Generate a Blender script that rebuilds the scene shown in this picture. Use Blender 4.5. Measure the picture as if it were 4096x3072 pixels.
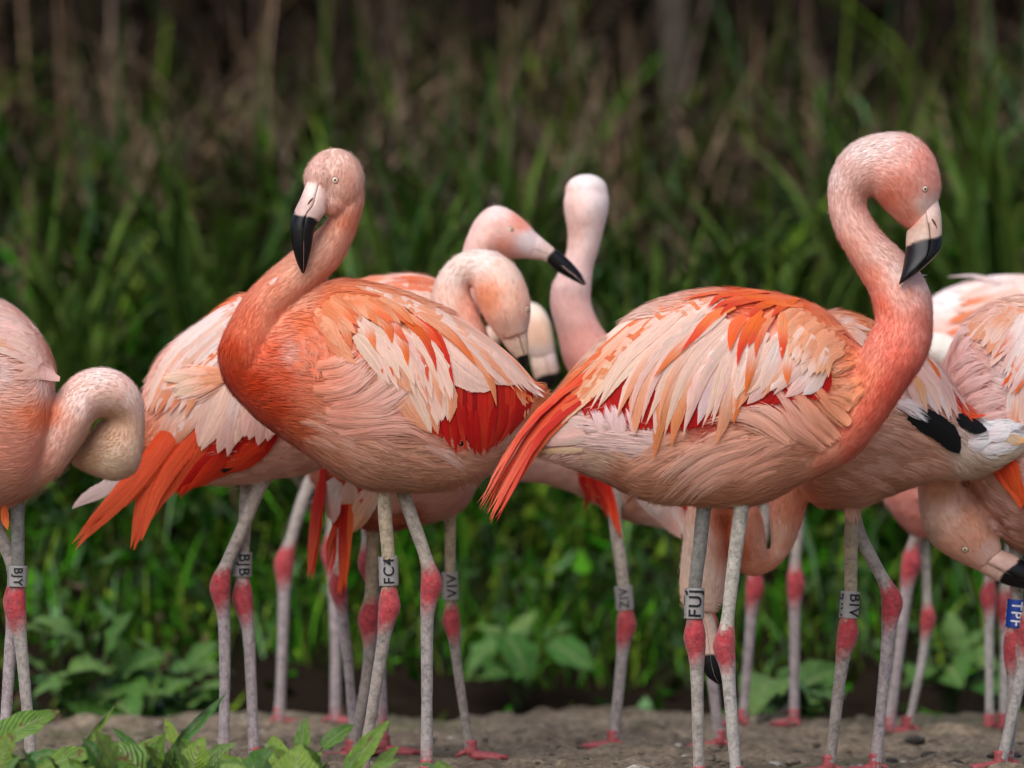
import bpy, math, random
import numpy as np
from mathutils import Vector, Matrix
from mathutils.bvhtree import BVHTree
from mathutils.kdtree import KDTree

for o in list(bpy.data.objects):
    bpy.data.objects.remove(o, do_unlink=True)
random.seed(7)
RNG = np.random.default_rng(7)
SC = bpy.context.scene
COL = SC.collection

# ------------------------------------------------------------------ camera, light, exposure
CAM_H = 0.635          # camera height above the mud, metres
FPX = 22500.0         # focal length in photograph pixels (4096 wide)
CX, CY = 2048.0, 1536.0
cam = bpy.data.cameras.new('camera')
cam.sensor_width = 36.0
cam.sensor_fit = 'HORIZONTAL'
cam.lens = 36.0 * FPX / 4096.0
cam.clip_start = 0.1
cam.clip_end = 400.0
cam.dof.use_dof = True
cam.dof.focus_distance = 8.93
cam.dof.aperture_fstop = 3.0
cam_o = bpy.data.objects.new('camera', cam)
cam_o.location = (0, 0, CAM_H)
cam_o.rotation_euler = (math.radians(90), 0, 0)
COL.objects.link(cam_o)
SC.camera = cam_o

SUN_EL, SUN_AZ = math.radians(48), math.radians(205)   # azimuth clockwise from +Y (away from camera)
world = bpy.data.worlds.new('World')
SC.world = world
world.use_nodes = True
wn = world.node_tree
for n in list(wn.nodes):
    wn.nodes.remove(n)
w_out = wn.nodes.new('ShaderNodeOutputWorld')
w_bg = wn.nodes.new('ShaderNodeBackground')
w_sky = wn.nodes.new('ShaderNodeTexSky')
w_sky.sky_type = 'NISHITA'
w_sky.sun_disc = False
w_sky.sun_elevation = SUN_EL
w_sky.sun_rotation = SUN_AZ
w_sky.air_density = 1.0
w_sky.dust_density = 2.0
w_sky.ozone_density = 1.0
w_bg.inputs['Strength'].default_value = 0.075
wn.links.new(w_sky.outputs[0], w_bg.inputs[0])
wn.links.new(w_bg.outputs[0], w_out.inputs[0])

sun = bpy.data.lights.new('sun', 'SUN')
sun.energy = 1.5
sun.angle = math.radians(60)
sun.color = (1.0, 0.975, 0.945)
sun_o = bpy.data.objects.new('sun', sun)
sd = Vector((math.sin(SUN_AZ) * math.cos(SUN_EL), math.cos(SUN_AZ) * math.cos(SUN_EL), math.sin(SUN_EL)))
sun_o.rotation_euler = (-sd).to_track_quat('-Z', 'Y').to_euler()
sun_o.location = sd * 20
COL.objects.link(sun_o)

vs = SC.view_settings
vs.view_transform = 'Standard'
vs.look = 'None'
vs.gamma = 1.0
vs.use_curve_mapping = False
vs.exposure = 0.86
SC.cycles.use_denoising = True
SC.cycles.use_adaptive_sampling = True
SC.cycles.adaptive_threshold = 0.03
SC.cycles.max_bounces = 5
SC.cycles.diffuse_bounces = 3

# ------------------------------------------------------------------ helpers
def W(x, y, d):
    """photograph pixel at distance d (metres along the view axis) -> world point"""
    return Vector(((x - CX) * d / FPX, d, CAM_H - (y - CY) * d / FPX))

def ground_px(d):
    return CY + FPX * CAM_H / d

def lin(c, k=1.0):
    out = []
    for v in c[:3]:
        v = v / 255.0
        out.append((v / 12.92 if v <= 0.04045 else ((v + 0.055) / 1.055) ** 2.4) * k)
    return np.array(out)

def tag(o, label=None, cat=None, group=None, kind=None):
    if label: o['label'] = label
    if cat: o['category'] = cat
    if group: o['group'] = group
    if kind: o['kind'] = kind
    return o

def link(name, mesh, mat=None, parent=None):
    o = bpy.data.objects.new(name, mesh)
    COL.objects.link(o)
    if mat is not None and mesh is not None and len(mesh.materials) == 0:
        mesh.materials.append(mat)
    if parent is not None:
        o.parent = parent
        o.matrix_parent_inverse = parent.matrix_world.inverted() if False else Matrix.Translation(-parent.location)
    return o

def empty(name, loc):
    o = bpy.data.objects.new(name, None)
    o.empty_display_size = 0.1
    o.location = loc
    COL.objects.link(o)
    return o

def make_mesh(name, verts, faces, smooth=True, attrs=None, normals=None):
    """verts (n,3); faces list of tuples, or (m,k) array; attrs {name: (type, array)} on points"""
    me = bpy.data.meshes.new(name)
    if isinstance(faces, np.ndarray):
        faces = faces.tolist()
    me.from_pydata([tuple(v) for v in np.asarray(verts).tolist()], [], faces)
    if smooth:
        me.polygons.foreach_set('use_smooth', np.ones(len(me.polygons), dtype=bool))
    if attrs:
        for an, (ty, arr) in attrs.items():
            a = me.attributes.new(an, ty, 'POINT')
            arr = np.asarray(arr, dtype=np.float32)
            if ty == 'FLOAT_COLOR':
                if arr.shape[1] == 3:
                    arr = np.concatenate([arr, np.ones((len(arr), 1), np.float32)], 1)
                a.data.foreach_set('color', arr.ravel())
            elif ty == 'FLOAT_VECTOR':
                a.data.foreach_set('vector', arr.ravel())
            else:
                a.data.foreach_set('value', arr.ravel())
    me.update()
    if normals is not None:
        me.normals_split_custom_set_from_vertices(np.asarray(normals).tolist())
    return me

def catmull(P, n, power=1.0):
    """P (k,m) control rows -> (n,m) smooth samples, uniform in chord length of all columns' first 4"""
    P = np.asarray(P, float)
    k = len(P)
    if k == 2:
        t = np.linspace(0, 1, n)[:, None]
        return P[0] * (1 - t) + P[1] * t, np.linspace(0, 1, n)
    Q = np.vstack([2 * P[0] - P[1], P, 2 * P[-1] - P[-2]])
    c = P[:, :2] if P.shape[1] < 4 else (P[:, 0:2] + P[:, 2:4]) / 2
    seg = np.linalg.norm(np.diff(c, axis=0), axis=1) + 8.0
    cum = np.concatenate([[0], np.cumsum(seg)])
    s = np.linspace(0, cum[-1], n)
    idx = np.clip(np.searchsorted(cum, s, side='right') - 1, 0, k - 2)
    t = ((s - cum[idx]) / seg[idx])[:, None]
    p0, p1, p2, p3 = Q[idx], Q[idx + 1], Q[idx + 2], Q[idx + 3]
    out = 0.5 * ((2 * p1) + (-p0 + p2) * t + (2 * p0 - 5 * p1 + 4 * p2 - p3) * t * t + (-p0 + 3 * p1 - 3 * p2 + p3) * t ** 3)
    return out, idx + t[:, 0]

def ring_faces(n, m, off=0):
    f = []
    for i in range(n - 1):
        a, b = off + i * m, off + (i + 1) * m
        for j in range(m):
            j2 = (j + 1) % m
            f.append((a + j, a + j2, b + j2, b + j))
    f.append(tuple(off + j for j in range(m - 1, -1, -1)))
    f.append(tuple(off + (n - 1) * m + j for j in range(m)))
    return f

# ------------------------------------------------------------------ material helpers
def new_mat(name):
    m = bpy.data.materials.new(name)
    m.use_nodes = True
    nt = m.node_tree
    for n in list(nt.nodes):
        nt.nodes.remove(n)
    out = nt.nodes.new('ShaderNodeOutputMaterial')
    b = nt.nodes.new('ShaderNodeBsdfPrincipled')
    nt.links.new(b.outputs[0], out.inputs[0])
    return m, nt, b

def nd(nt, ty, **kw):
    n = nt.nodes.new(ty)
    for k, v in kw.items():
        if k.startswith('i_'):
            key = k[2:]
            n.inputs[int(key) if key.isdigit() else key].default_value = v
        else:
            setattr(n, k, v)
    return n

def mixc(nt, fac, a, b, blend='MIX'):
    n = nt.nodes.new('ShaderNodeMix')
    n.data_type = 'RGBA'
    n.blend_type = blend
    for sock, v in ((n.inputs[0], fac), (n.inputs[6], a), (n.inputs[7], b)):
        if hasattr(v, 'is_output') or isinstance(v, bpy.types.NodeSocket):
            nt.links.new(v, sock)
        elif isinstance(v, (int, float)):
            sock.default_value = v
        else:
            sock.default_value = (*v[:3], 1.0)
    return n.outputs[2]

def ramp(nt, fac, stops):
    n = nt.nodes.new('ShaderNodeValToRGB')
    e = n.color_ramp.elements
    while len(e) > len(stops):
        e.remove(e[-1])
    while len(e) < len(stops):
        e.new(0.5)
    for el, (p, c) in zip(e, stops):
        el.position = p
        el.color = (c, c, c, 1) if isinstance(c, (int, float)) else (*c[:3], 1)
    nt.links.new(fac, n.inputs[0])
    return n.outputs[0]

def math_n(nt, op, a, b=0.0, c=None):
    n = nt.nodes.new('ShaderNodeMath')
    n.operation = op
    for i, v in enumerate((a, b) if c is None else (a, b, c)):
        if isinstance(v, (int, float)):
            n.inputs[i].default_value = v
        else:
            nt.links.new(v, n.inputs[i])
    return n.outputs[0]

# body skin / short plumage: colour attribute + streaks along the lie of the feathers + scutes on the legs
def mat_body():
    m, nt, b = new_mat('flamingo_plumage')
    col = nd(nt, 'ShaderNodeAttribute', attribute_name='col')
    flow = nd(nt, 'ShaderNodeAttribute', attribute_name='flow')
    leg = nd(nt, 'ShaderNodeAttribute', attribute_name='leg')
    mp = nd(nt, 'ShaderNodeMapping'); mp.inputs['Scale'].default_value = (55, 420, 420)
    nt.links.new(flow.outputs['Vector'], mp.inputs[0])
    nz = nd(nt, 'ShaderNodeTexNoise', i_Scale=1.0, i_Detail=3.0, i_Roughness=0.6)
    nt.links.new(mp.outputs[0], nz.inputs['Vector'])
    tc = nd(nt, 'ShaderNodeTexCoord')
    n2 = nd(nt, 'ShaderNodeTexNoise', i_Scale=38.0, i_Detail=4.0)
    nt.links.new(tc.outputs['Object'], n2.inputs['Vector'])
    # leg scutes: transverse bands
    mp2 = nd(nt, 'ShaderNodeMapping'); mp2.inputs['Scale'].default_value = (120, 60, 60)
    nt.links.new(flow.outputs['Vector'], mp2.inputs[0])
    sc = nd(nt, 'ShaderNodeTexVoronoi', feature='DISTANCE_TO_EDGE', i_Scale=1.0)
    nt.links.new(mp2.outputs[0], sc.inputs['Vector'])
    scr = ramp(nt, sc.outputs['Distance'], [(0.0, 0.0), (0.10, 1.0)])
    v1 = ramp(nt, nz.outputs[0], [(0.3, 0.90), (0.7, 1.06)])
    v2 = ramp(nt, n2.outputs[0], [(0.35, 0.94), (0.65, 1.04)])
    c1 = mixc(nt, 1.0, col.outputs['Color'], v1, 'MULTIPLY')
    c1 = mixc(nt, 1.0, c1, v2, 'MULTIPLY')
    scd = ramp(nt, scr, [(0.0, 0.76), (1.0, 1.0)])
    n5 = nd(nt, 'ShaderNodeTexNoise', i_Scale=85.0, i_Detail=5.0, i_Roughness=0.7)
    nt.links.new(tc.outputs['Object'], n5.inputs['Vector'])
    scd = mixc(nt, 1.0, scd, ramp(nt, n5.outputs[0], [(0.32, 0.55), (0.5, 1.0), (0.7, 1.22)]), 'MULTIPLY')
    c2 = mixc(nt, 1.0, mixc(nt, 1.0, col.outputs['Color'], scd, 'MULTIPLY'), v2, 'MULTIPLY')
    cc = mixc(nt, leg.outputs['Fac'], c1, c2)
    nt.links.new(cc, b.inputs['Base Color'])
    h = nd(nt, 'ShaderNodeMix'); h.data_type = 'FLOAT'
    nt.links.new(leg.outputs['Fac'], h.inputs[0])
    nt.links.new(nz.outputs[0], h.inputs[2])
    nt.links.new(scr, h.inputs[3])
    bp = nd(nt, 'ShaderNodeBump', i_Strength=0.35, i_Distance=0.0015)
    nt.links.new(h.outputs[0], bp.inputs['Height'])
    nt.links.new(bp.outputs[0], b.inputs['Normal'])
    b.inputs['Roughness'].default_value = 0.75
    b.inputs['Specular IOR Level'].default_value = 0.22
    b.inputs['Sheen Weight'].default_value = 0.15
    b.inputs['Sheen Roughness'].default_value = 0.6
    return m

def add_translucency(nt, b, col, fac, tint=(1.0, 0.82, 0.74)):
    out = [n for n in nt.nodes if n.type == 'OUTPUT_MATERIAL'][0]
    tr = nt.nodes.new('ShaderNodeBsdfTranslucent')
    nt.links.new(mixc(nt, 1.0, col, tint, 'MULTIPLY'), tr.inputs['Color'])
    tp = nt.nodes.new('ShaderNodeMixShader'); tp.inputs[0].default_value = fac
    nt.links.new(b.outputs[0], tp.inputs[1]); nt.links.new(tr.outputs[0], tp.inputs[2])
    if b.inputs['Alpha'].is_linked:
        al = b.inputs['Alpha'].links[0].from_socket
        nt.links.remove(b.inputs['Alpha'].links[0])
        ts = nt.nodes.new('ShaderNodeBsdfTransparent'); mx = nt.nodes.new('ShaderNodeMixShader')
        nt.links.new(al, mx.inputs[0]); nt.links.new(ts.outputs[0], mx.inputs[1]); nt.links.new(tp.outputs[0], mx.inputs[2])
        nt.links.new(mx.outputs[0], out.inputs[0])
    else:
        nt.links.new(tp.outputs[0], out.inputs[0])

def mat_fuzz():
    m, nt, b = new_mat('down_barbs')
    col = nd(nt, 'ShaderNodeAttribute', attribute_name='col')
    nt.links.new(col.outputs['Color'], b.inputs['Base Color'])
    b.inputs['Roughness'].default_value = 0.85
    b.inputs['Specular IOR Level'].default_value = 0.1
    b.inputs['Sheen Weight'].default_value = 0.1
    add_translucency(nt, b, col.outputs['Color'], 0.22)
    return m

def mat_feather():
    """vane with a pale shaft, fine slanting barbs; colour comes from the vane's own pigment"""
    m, nt, b = new_mat('vaned_feather')
    col = nd(nt, 'ShaderNodeAttribute', attribute_name='col')
    uv = nd(nt, 'ShaderNodeAttribute', attribute_name='vane')   # x: metres along, y: -1..1 across, z: random
    sep = nd(nt, 'ShaderNodeSeparateXYZ')
    nt.links.new(uv.outputs['Vector'], sep.inputs[0])
    ab = math_n(nt, 'ABSOLUTE', sep.outputs[1])
    # barbs run out and towards the tip
    sl = math_n(nt, 'MULTIPLY_ADD', ab, -0.028, sep.outputs[0])
    cmb = nd(nt, 'ShaderNodeCombineXYZ')
    nt.links.new(math_n(nt, 'MULTIPLY', sl, 420.0), cmb.inputs[0])
    nt.links.new(math_n(nt, 'MULTIPLY', sep.outputs[1], 1.6), cmb.inputs[1])
    nt.links.new(math_n(nt, 'MULTIPLY', sep.outputs[2], 60.0), cmb.inputs[2])
    nz = nd(nt, 'ShaderNodeTexNoise', i_Scale=1.0, i_Detail=3.0, i_Roughness=0.65)
    nt.links.new(cmb.outputs[0], nz.inputs['Vector'])
    cmb2 = nd(nt, 'ShaderNodeCombineXYZ')
    nt.links.new(math_n(nt, 'MULTIPLY', sep.outputs[0], 16.0), cmb2.inputs[0])
    nt.links.new(math_n(nt, 'MULTIPLY', sep.outputs[1], 4.5), cmb2.inputs[1])
    nt.links.new(math_n(nt, 'MULTIPLY', sep.outputs[2], 31.0), cmb2.inputs[2])
    n2 = nd(nt, 'ShaderNodeTexNoise', i_Scale=1.0, i_Detail=2.0)
    nt.links.new(cmb2.outputs[0], n2.inputs['Vector'])
    v1 = ramp(nt, nz.outputs[0], [(0.3, 0.86), (0.7, 1.08)])
    v2 = ramp(nt, n2.outputs[0], [(0.3, 0.84), (0.7, 1.08)])
    c = mixc(nt, 1.0, col.outputs['Color'], v1, 'MULTIPLY')
    c = mixc(nt, 1.0, c, v2, 'MULTIPLY')
    shaft = ramp(nt, ab, [(0.035, 0.55), (0.085, 0.0)])
    pale = mixc(nt, 1.0, c, (1.28, 1.28, 1.28), 'MULTIPLY')
    c = mixc(nt, shaft, c, pale)
    nt.links.new(c, b.inputs['Base Color'])
    bp = nd(nt, 'ShaderNodeBump', i_Strength=0.22, i_Distance=0.0010)
    nt.links.new(nz.outputs[0], bp.inputs['Height'])
    nt.links.new(bp.outputs[0], b.inputs['Normal'])
    ed = nd(nt, 'ShaderNodeMapRange', interpolation_type='SMOOTHSTEP', i_1=0.66, i_2=1.0)
    nt.links.new(ab, ed.inputs[0])
    al = math_n(nt, 'GREATER_THAN', math_n(nt, 'ADD', nz.outputs[0], 0.22), math_n(nt, 'MULTIPLY', ed.outputs[0], 0.86))
    nt.links.new(al, b.inputs['Alpha'])
    b.inputs['Roughness'].default_value = 0.6
    b.inputs['Specular IOR Level'].default_value = 0.2
    b.inputs['Sheen Weight'].default_value = 0.12
    add_translucency(nt, b, c, 0.27, (1.0, 0.86, 0.80))
    return m

def mat_attr(name, rough=0.5, spec=0.5, noise=0.12, scale=60.0, bump=0.2, coat=0.0):
    m, nt, b = new_mat(name)
    col = nd(nt, 'ShaderNodeAttribute', attribute_name='col')
    tc = nd(nt, 'ShaderNodeTexCoord')
    n2 = nd(nt, 'ShaderNodeTexNoise', i_Scale=scale, i_Detail=4.0)
    nt.links.new(tc.outputs['Object'], n2.inputs['Vector'])
    v2 = ramp(nt, n2.outputs[0], [(0.3, 1.0 - noise), (0.7, 1.0 + noise)])
    nt.links.new(mixc(nt, 1.0, col.outputs['Color'], v2, 'MULTIPLY'), b.inputs['Base Color'])
    if bump:
        bp = nd(nt, 'ShaderNodeBump', i_Strength=bump, i_Distance=0.001)
        nt.links.new(n2.outputs[0], bp.inputs['Height'])
        nt.links.new(bp.outputs[0], b.inputs['Normal'])
    b.inputs['Roughness'].default_value = rough
    b.inputs['Specular IOR Level'].default_value = spec
    b.inputs['Coat Weight'].default_value = coat
    return m

def mat_plain(name, c, rough=0.6, spec=0.4, noise=0.1, scale=80.0, emit=0):
    m, nt, b = new_mat(name)
    tc = nd(nt, 'ShaderNodeTexCoord')
    n2 = nd(nt, 'ShaderNodeTexNoise', i_Scale=scale, i_Detail=4.0)
    nt.links.new(tc.outputs['Object'], n2.inputs['Vector'])
    v = ramp(nt, n2.outputs[0], [(0.3, 1.0 - noise), (0.7, 1.0 + noise)])
    nt.links.new(mixc(nt, 1.0, tuple(c), v, 'MULTIPLY'), b.inputs['Base Color'])
    b.inputs['Roughness'].default_value = rough
    b.inputs['Specular IOR Level'].default_value = spec
    return m

M = {}
M['body'] = mat_body()
M['fuzz'] = mat_fuzz()
M['feather'] = mat_feather()
M['bill'] = mat_attr('bill_horn', rough=0.34, spec=0.32, noise=0.10, scale=140, bump=0.12)
M['foot'] = mat_attr('foot_skin', rough=0.55, spec=0.4, noise=0.2, scale=120, bump=0.3)
M['eye'] = mat_plain('eye_iris', lin((232, 218, 192)), rough=0.2, spec=0.6, noise=0.05)
M['eyelid'] = mat_plain('eye_rim', lin((170, 118, 102)), rough=0.6, spec=0.3)
M['black'] = mat_plain('pupil_black', (0.006, 0.006, 0.006), rough=0.1, spec=0.6)
M['ring'] = mat_plain('ring_plastic_grey', lin((150, 145, 142)), rough=0.5, spec=0.4, noise=0.08, scale=120)
M['ring_blue'] = mat_plain('ring_plastic_blue', lin((24, 62, 150)), rough=0.4, spec=0.45, noise=0.1, scale=120)
M['slit'] = mat_plain('nostril_dark', lin((96, 52, 48)), rough=0.8, spec=0.1)
M['ink'] = mat_plain('ring_ink_black', (0.012, 0.012, 0.014), rough=0.5, spec=0.3)
M['ink_white'] = mat_plain('ring_ink_white', (0.75, 0.75, 0.75), rough=0.5, spec=0.3)
# ------------------------------------------------------------------ flamingo builder
def rows6(secs):
    out = []
    for r in secs:
        r = list(r)
        if len(r) == 4: r += [1.0, 0.0]
        if len(r) == 5: r += [0.0]
        out.append(r)
    return np.array(out, float)

def wave(p, k=1.0):
    """cheap smooth pseudo-noise of 3D points, about -1..1"""
    x, y, z = p[:, 0] * k, p[:, 1] * k, p[:, 2] * k
    return (np.sin(x * 1.7 + 1.3 * np.sin(z * 2.1 + 0.5)) + np.sin(z * 2.3 + 1.7 * np.sin(x * 1.1 + y)) + np.sin((x + z) * 3.1 + y * 2.0)) / 3.0

class Bird:
    def __init__(self, label, d, torso, neck, legs, cols, face=1, blobs=(), vox=0.003, smooth=7, thigh=True):
        self.d, self.s, self.face = d, d / FPX, face
        self.nf = 0
        V, Fc, self.kd_rows = [], [], []
        allx = [r[0] for r in torso] + [r[2] for r in torso]
        self.root = empty('flamingo', W((min(allx) + max(allx)) / 2, ground_px(d), d))
        tag(self.root, label, 'flamingo', 'flamingos standing on the mud')
        self.cols = cols
        def add(verts, faces, part, u, ang, tan, lcol=None):
            off = sum(len(v) for v in V)
            V.append(verts)
            Fc.extend([tuple(i + off for i in f) for f in faces])
            self.kd_rows.append((verts, np.full(len(verts), part), u, ang, tan,
                                 lcol if lcol is not None else np.zeros((len(verts), 3))))
        # torso and neck lofts from silhouette pairs
        for part, secs, m in ((0, torso, 44), (1, neck, 30)):
            if secs is None: continue
            R, _ = catmull(rows6(secs), max(24, len(secs) * 7))
            add(*self.loft(R, m, part))
        for bl in blobs:
            add(*self.blob(*bl))
        self.legs = []
        for lg in legs:
            add(*self.leg(**lg))
        V = np.concatenate(V)
        me = bpy.data.meshes.new('tmp')
        me.from_pydata(V.tolist(), [], Fc)
        ob = bpy.data.objects.new('tmp', me)
        COL.objects.link(ob)
        md = ob.modifiers.new('r', 'REMESH'); md.mode = 'VOXEL'; md.voxel_size = vox
        ms = ob.modifiers.new('s', 'SMOOTH'); ms.factor = 0.5; ms.iterations = smooth
        dg = bpy.context.evaluated_depsgraph_get()
        ev = ob.evaluated_get(dg)
        bm = bpy.data.meshes.new_from_object(ev)
        bpy.data.objects.remove(ob, do_unlink=True)
        bm.name = 'flamingo_body'
        n = len(bm.vertices)
        co = np.empty(n * 3, np.float32); bm.vertices.foreach_get('co', co); co = co.reshape(-1, 3)
        no = np.empty(n * 3, np.float32); bm.vertices.foreach_get('normal', no); no = no.reshape(-1, 3)
        src = np.concatenate([r[0] for r in self.kd_rows])
        part = np.concatenate([r[1] for r in self.kd_rows])
        uu = np.concatenate([r[2] for r in self.kd_rows])
        an = np.concatenate([r[3] for r in self.kd_rows])
        tn = np.concatenate([r[4] for r in self.kd_rows])
        lc = np.concatenate([r[5] for r in self.kd_rows])
        kd = KDTree(len(src))
        for i, p in enumerate(src): kd.insert(p, i)
        kd.balance()
        near = np.fromiter((kd.find(p)[1] for p in co), dtype=np.int64, count=n)
        self.co, self.no, self.vpart, self.vtan = co, no, part[near], tn[near]
        colr = self.colour(co)
        legm = (self.vpart == 2).astype(np.float32)
        lcol = lc[near]
        isleg = (self.vpart == 2) & (lcol.sum(1) > 0)
        colr[isleg] = lcol[isleg]
        legm = isleg.astype(np.float32)
        self.vcol = colr
        flow = np.stack([uu[near], an[near], self.vpart * 3.7], 1)
        for nm, ty, arr in (('col', 'FLOAT_COLOR', np.concatenate([colr, np.ones((n, 1))], 1)), ('flow', 'FLOAT_VECTOR', flow), ('leg', 'FLOAT', legm)):
            a = bm.attributes.new(nm, ty, 'POINT')
            arr = np.asarray(arr, np.float32).ravel()
            a.data.foreach_set({'FLOAT_COLOR': 'color', 'FLOAT_VECTOR': 'vector', 'FLOAT': 'value'}[ty], arr)
        bm.polygons.foreach_set('use_smooth', np.ones(len(bm.polygons), dtype=bool))
        self.body = link('body', bm, M['body'], self.root)
        polys = [tuple(p.vertices) for p in bm.polygons]
        self.bvh = BVHTree.FromPolygons([tuple(p) for p in co.tolist()], polys)
        for lg in self.legs: self.leg_extras(lg)

    # ---- geometry pieces
    def px2w(self, x, y, dz):
        dd = self.d + dz * self.s
        return np.stack([(x - CX) * dd / FPX, dd + 0 * x, CAM_H - (y - CY) * dd / FPX], -1)

    def loft(self, R, m, part):
        n = len(R)
        th = np.linspace(0, 2 * np.pi, m, endpoint=False)
        c = (R[:, 0:2] + R[:, 2:4]) / 2
        h = (R[:, 0:2] - R[:, 2:4]) / 2
        hl = np.linalg.norm(h, axis=1)
        ct, st = np.cos(th), np.sin(th)
        X = c[:, 0:1] + h[:, 0:1] * ct
        Y = c[:, 1:2] + h[:, 1:2] * ct
        Z = R[:, 5:6] + (R[:, 4] * hl)[:, None] * st
        P = self.px2w(X, Y, Z).reshape(-1, 3)
        cw = self.px2w(c[:, 0], c[:, 1], R[:, 5])
        tan = np.gradient(cw, axis=0)
        tan /= np.linalg.norm(tan, axis=1, keepdims=True) + 1e-9
        ul = np.concatenate([[0], np.cumsum(np.linalg.norm(np.diff(cw, axis=0), axis=1))])
        phi = (th + np.pi / 2 + np.pi) % (2 * np.pi) - np.pi
        return (P, ring_faces(n, m), part, np.repeat(ul, m), (phi[None, :] * (hl * self.s)[:, None]).ravel(), np.repeat(tan, m, 0))

    def blob(self, x, y, rx, ry, rz, dz=0.0, rot=0.0, tdir=(0, 0, -1), part=1):
        nu, nv = 14, 20
        th = np.linspace(0.02, np.pi - 0.02, nu)
        ph = np.linspace(0, 2 * np.pi, nv, endpoint=False)
        T, Pp = np.meshgrid(th, ph, indexing='ij')
        a, b_, c = rx * np.sin(T) * np.cos(Pp), ry * np.cos(T), rz * np.sin(T) * np.sin(Pp)
        r = math.radians(rot)
        X = x + a * math.cos(r) - b_ * math.sin(r)
        Y = y + a * math.sin(r) + b_ * math.cos(r)
        P = self.px2w(X, Y, dz + c).reshape(-1, 3)
        n = len(P)
        return (P, ring_faces(nu, nv), part, np.repeat(th * ry * self.s, nv), np.tile(ph * rx * self.s, nu), np.tile(np.array(tdir, float), (n, 1)))

    def leg(self, pts, knee, foot=None, dz=0.0, tint='grey', ring=None, k=1.0, footdir=None, web=True):
        """pts: px points from thigh to ankle, knee: index of the knee joint in pts; last point goes to the ground"""
        q = 9.0 / self.d * k
        P = [list(p) for p in pts]
        gy = ground_px(self.d + dz * self.s)
        if foot is not None:
            P.append([foot, gy - 8])
        R, idx = catmull(np.array(P, float), 90)
        seg = np.concatenate([[0], np.cumsum(np.linalg.norm(np.diff(R, axis=0), axis=1))])
        ks = np.interp(knee, idx, seg)
        s = (seg - ks) / q
        rad = np.interp(s, [-600, -230, -120, -75, -35, 0, 35, 80, 130, 220, 480, 640], [31, 28, 26.5, 30, 40, 46, 42, 34, 28, 26, 23.5, 26]) * q
        t = np.gradient(R, axis=0); t /= np.linalg.norm(t, axis=1, keepdims=True)
        nrm = np.stack([-t[:, 1], t[:, 0]], 1)
        bump = np.exp(-((s - 8) / 45.0) ** 2) * 7 * q * self.face
        Rc = R - np.stack([bump, 0 * bump], 1)
        rows = np.concatenate([Rc + nrm * rad[:, None], Rc - nrm * rad[:, None], np.full((len(R), 1), 1.0), np.full((len(R), 1), dz)], 1)
        g1, g2 = {'grey': ((172, 160, 148), (160, 150, 146)), 'pale': ((180, 172, 160), (176, 168, 162)), 'dark': ((120, 116, 110), (160, 150, 142)),
                  'mauve': ((170, 158, 150), (166, 152, 152)), 'tan': ((170, 152, 128), (150, 138, 130))}[tint]
        pk = lin((176, 54, 62)); top = lin(g1); low = lin(g2)
        sv = (s[:, None] + 13 * np.sin(np.linspace(0, 2 * np.pi, 16, endpoint=False) * 2 + len(self.legs))[None, :] + RNG.normal(0, 7, (len(s), 16))).ravel()
        w = (np.interp(sv, [-92, -50, 52, 128], [0, 1, 1, 0]) * RNG.uniform(0.88, 1.0, len(sv)))[:, None]
        base = np.where((sv < 0)[:, None], top, low) * RNG.uniform(0.93, 1.05, (len(sv), 1))
        endp = np.interp(sv, [640, 720], [0, 0.6])[:, None] if foot is not None else 0
        c = base * (1 - w) + pk * w
        c = c * (1 - endp) + lin((190, 92, 98)) * endp
        # dark groove streaks on the tarsus come from the material; the thigh end carries plumage colour
        P3, F3, part, u, ang, tan = self.loft(rows, 16, 2)
        lc = c
        self.legs.append(dict(R=Rc, s=s, seg=seg, rad=rad, dz=dz, ring=ring, foot=foot, q=q, fd=footdir if footdir is not None else self.face, gy=gy, web=web))
        return (P3, F3, 2, u, ang, tan, lc)

    def leg_extras(self, lg):
        q = lg['q']
        if lg['foot'] is not None and lg['web']:
            self.make_foot(lg)
        if lg['ring']:
            y0, y1, text, style, ccw = lg['ring'][:5]
            lx = lambda y: float(np.interp(y, lg['R'][:, 1], lg['R'][:, 0]))
            a = Vector(self.px2w(np.array(lx(y0)), np.array(float(y0)), np.array(lg['dz'])))
            b = Vector(self.px2w(np.array(lx(y1)), np.array(float(y1)), np.array(lg['dz'])))
            rr = (float(np.interp((y0 + y1) / 2, lg['R'][:, 1], lg['rad'])) + 11 * q) * self.s
            self.make_ring(a, b, rr, text, style, ccw, *lg['ring'][5:])

    def make_ring(self, a, b, r, text, style, ccw, spin=0.0, chip=False):
        ax = (b - a); L = ax.length; ax.normalize()
        front = Vector((0, -1, 0)); front -= ax * front.dot(ax); front.normalize()
        side = ax.cross(front); side.normalize()
        # side should point to photo-right
        if side.x < 0: side = -side
        m, t = 40, 0.0011
        verts, faces = [], []
        prof = [(0.0, r), (0.03, r + 0.0003), (0.97, r + 0.0003), (1.0, r), (1.0, r - t), (0.0, r - t)]
        for j in range(m + 1):
            # overlapping strip: the ring is a wrapped band with one free edge lying on top
            an = -math.pi + 2 * math.pi * j / m + math.radians(118)
            lift = 0.0016 * max(0.0, (j - (m - 7)) / 7.0)
            for (f, rr) in prof:
                f2 = f
                if chip and -0.55 < (an if an < math.pi else an - 2 * math.pi) < 1.05 and f < 0.5:
                    aa = an if an < math.pi else an - 2 * math.pi
                    f2 = f + (0.0 if f >= 0.5 else 1) * (0.30 - 0.22 * (aa + 0.55)) * (1 + 0.25 * math.sin(aa * 9))
                    f2 = min(f2, 0.5)
                p = a + ax * (L * f2) + (front * math.cos(an) + side * math.sin(an)) * (rr + lift)
                verts.append(p)
        k = len(prof)
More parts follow.
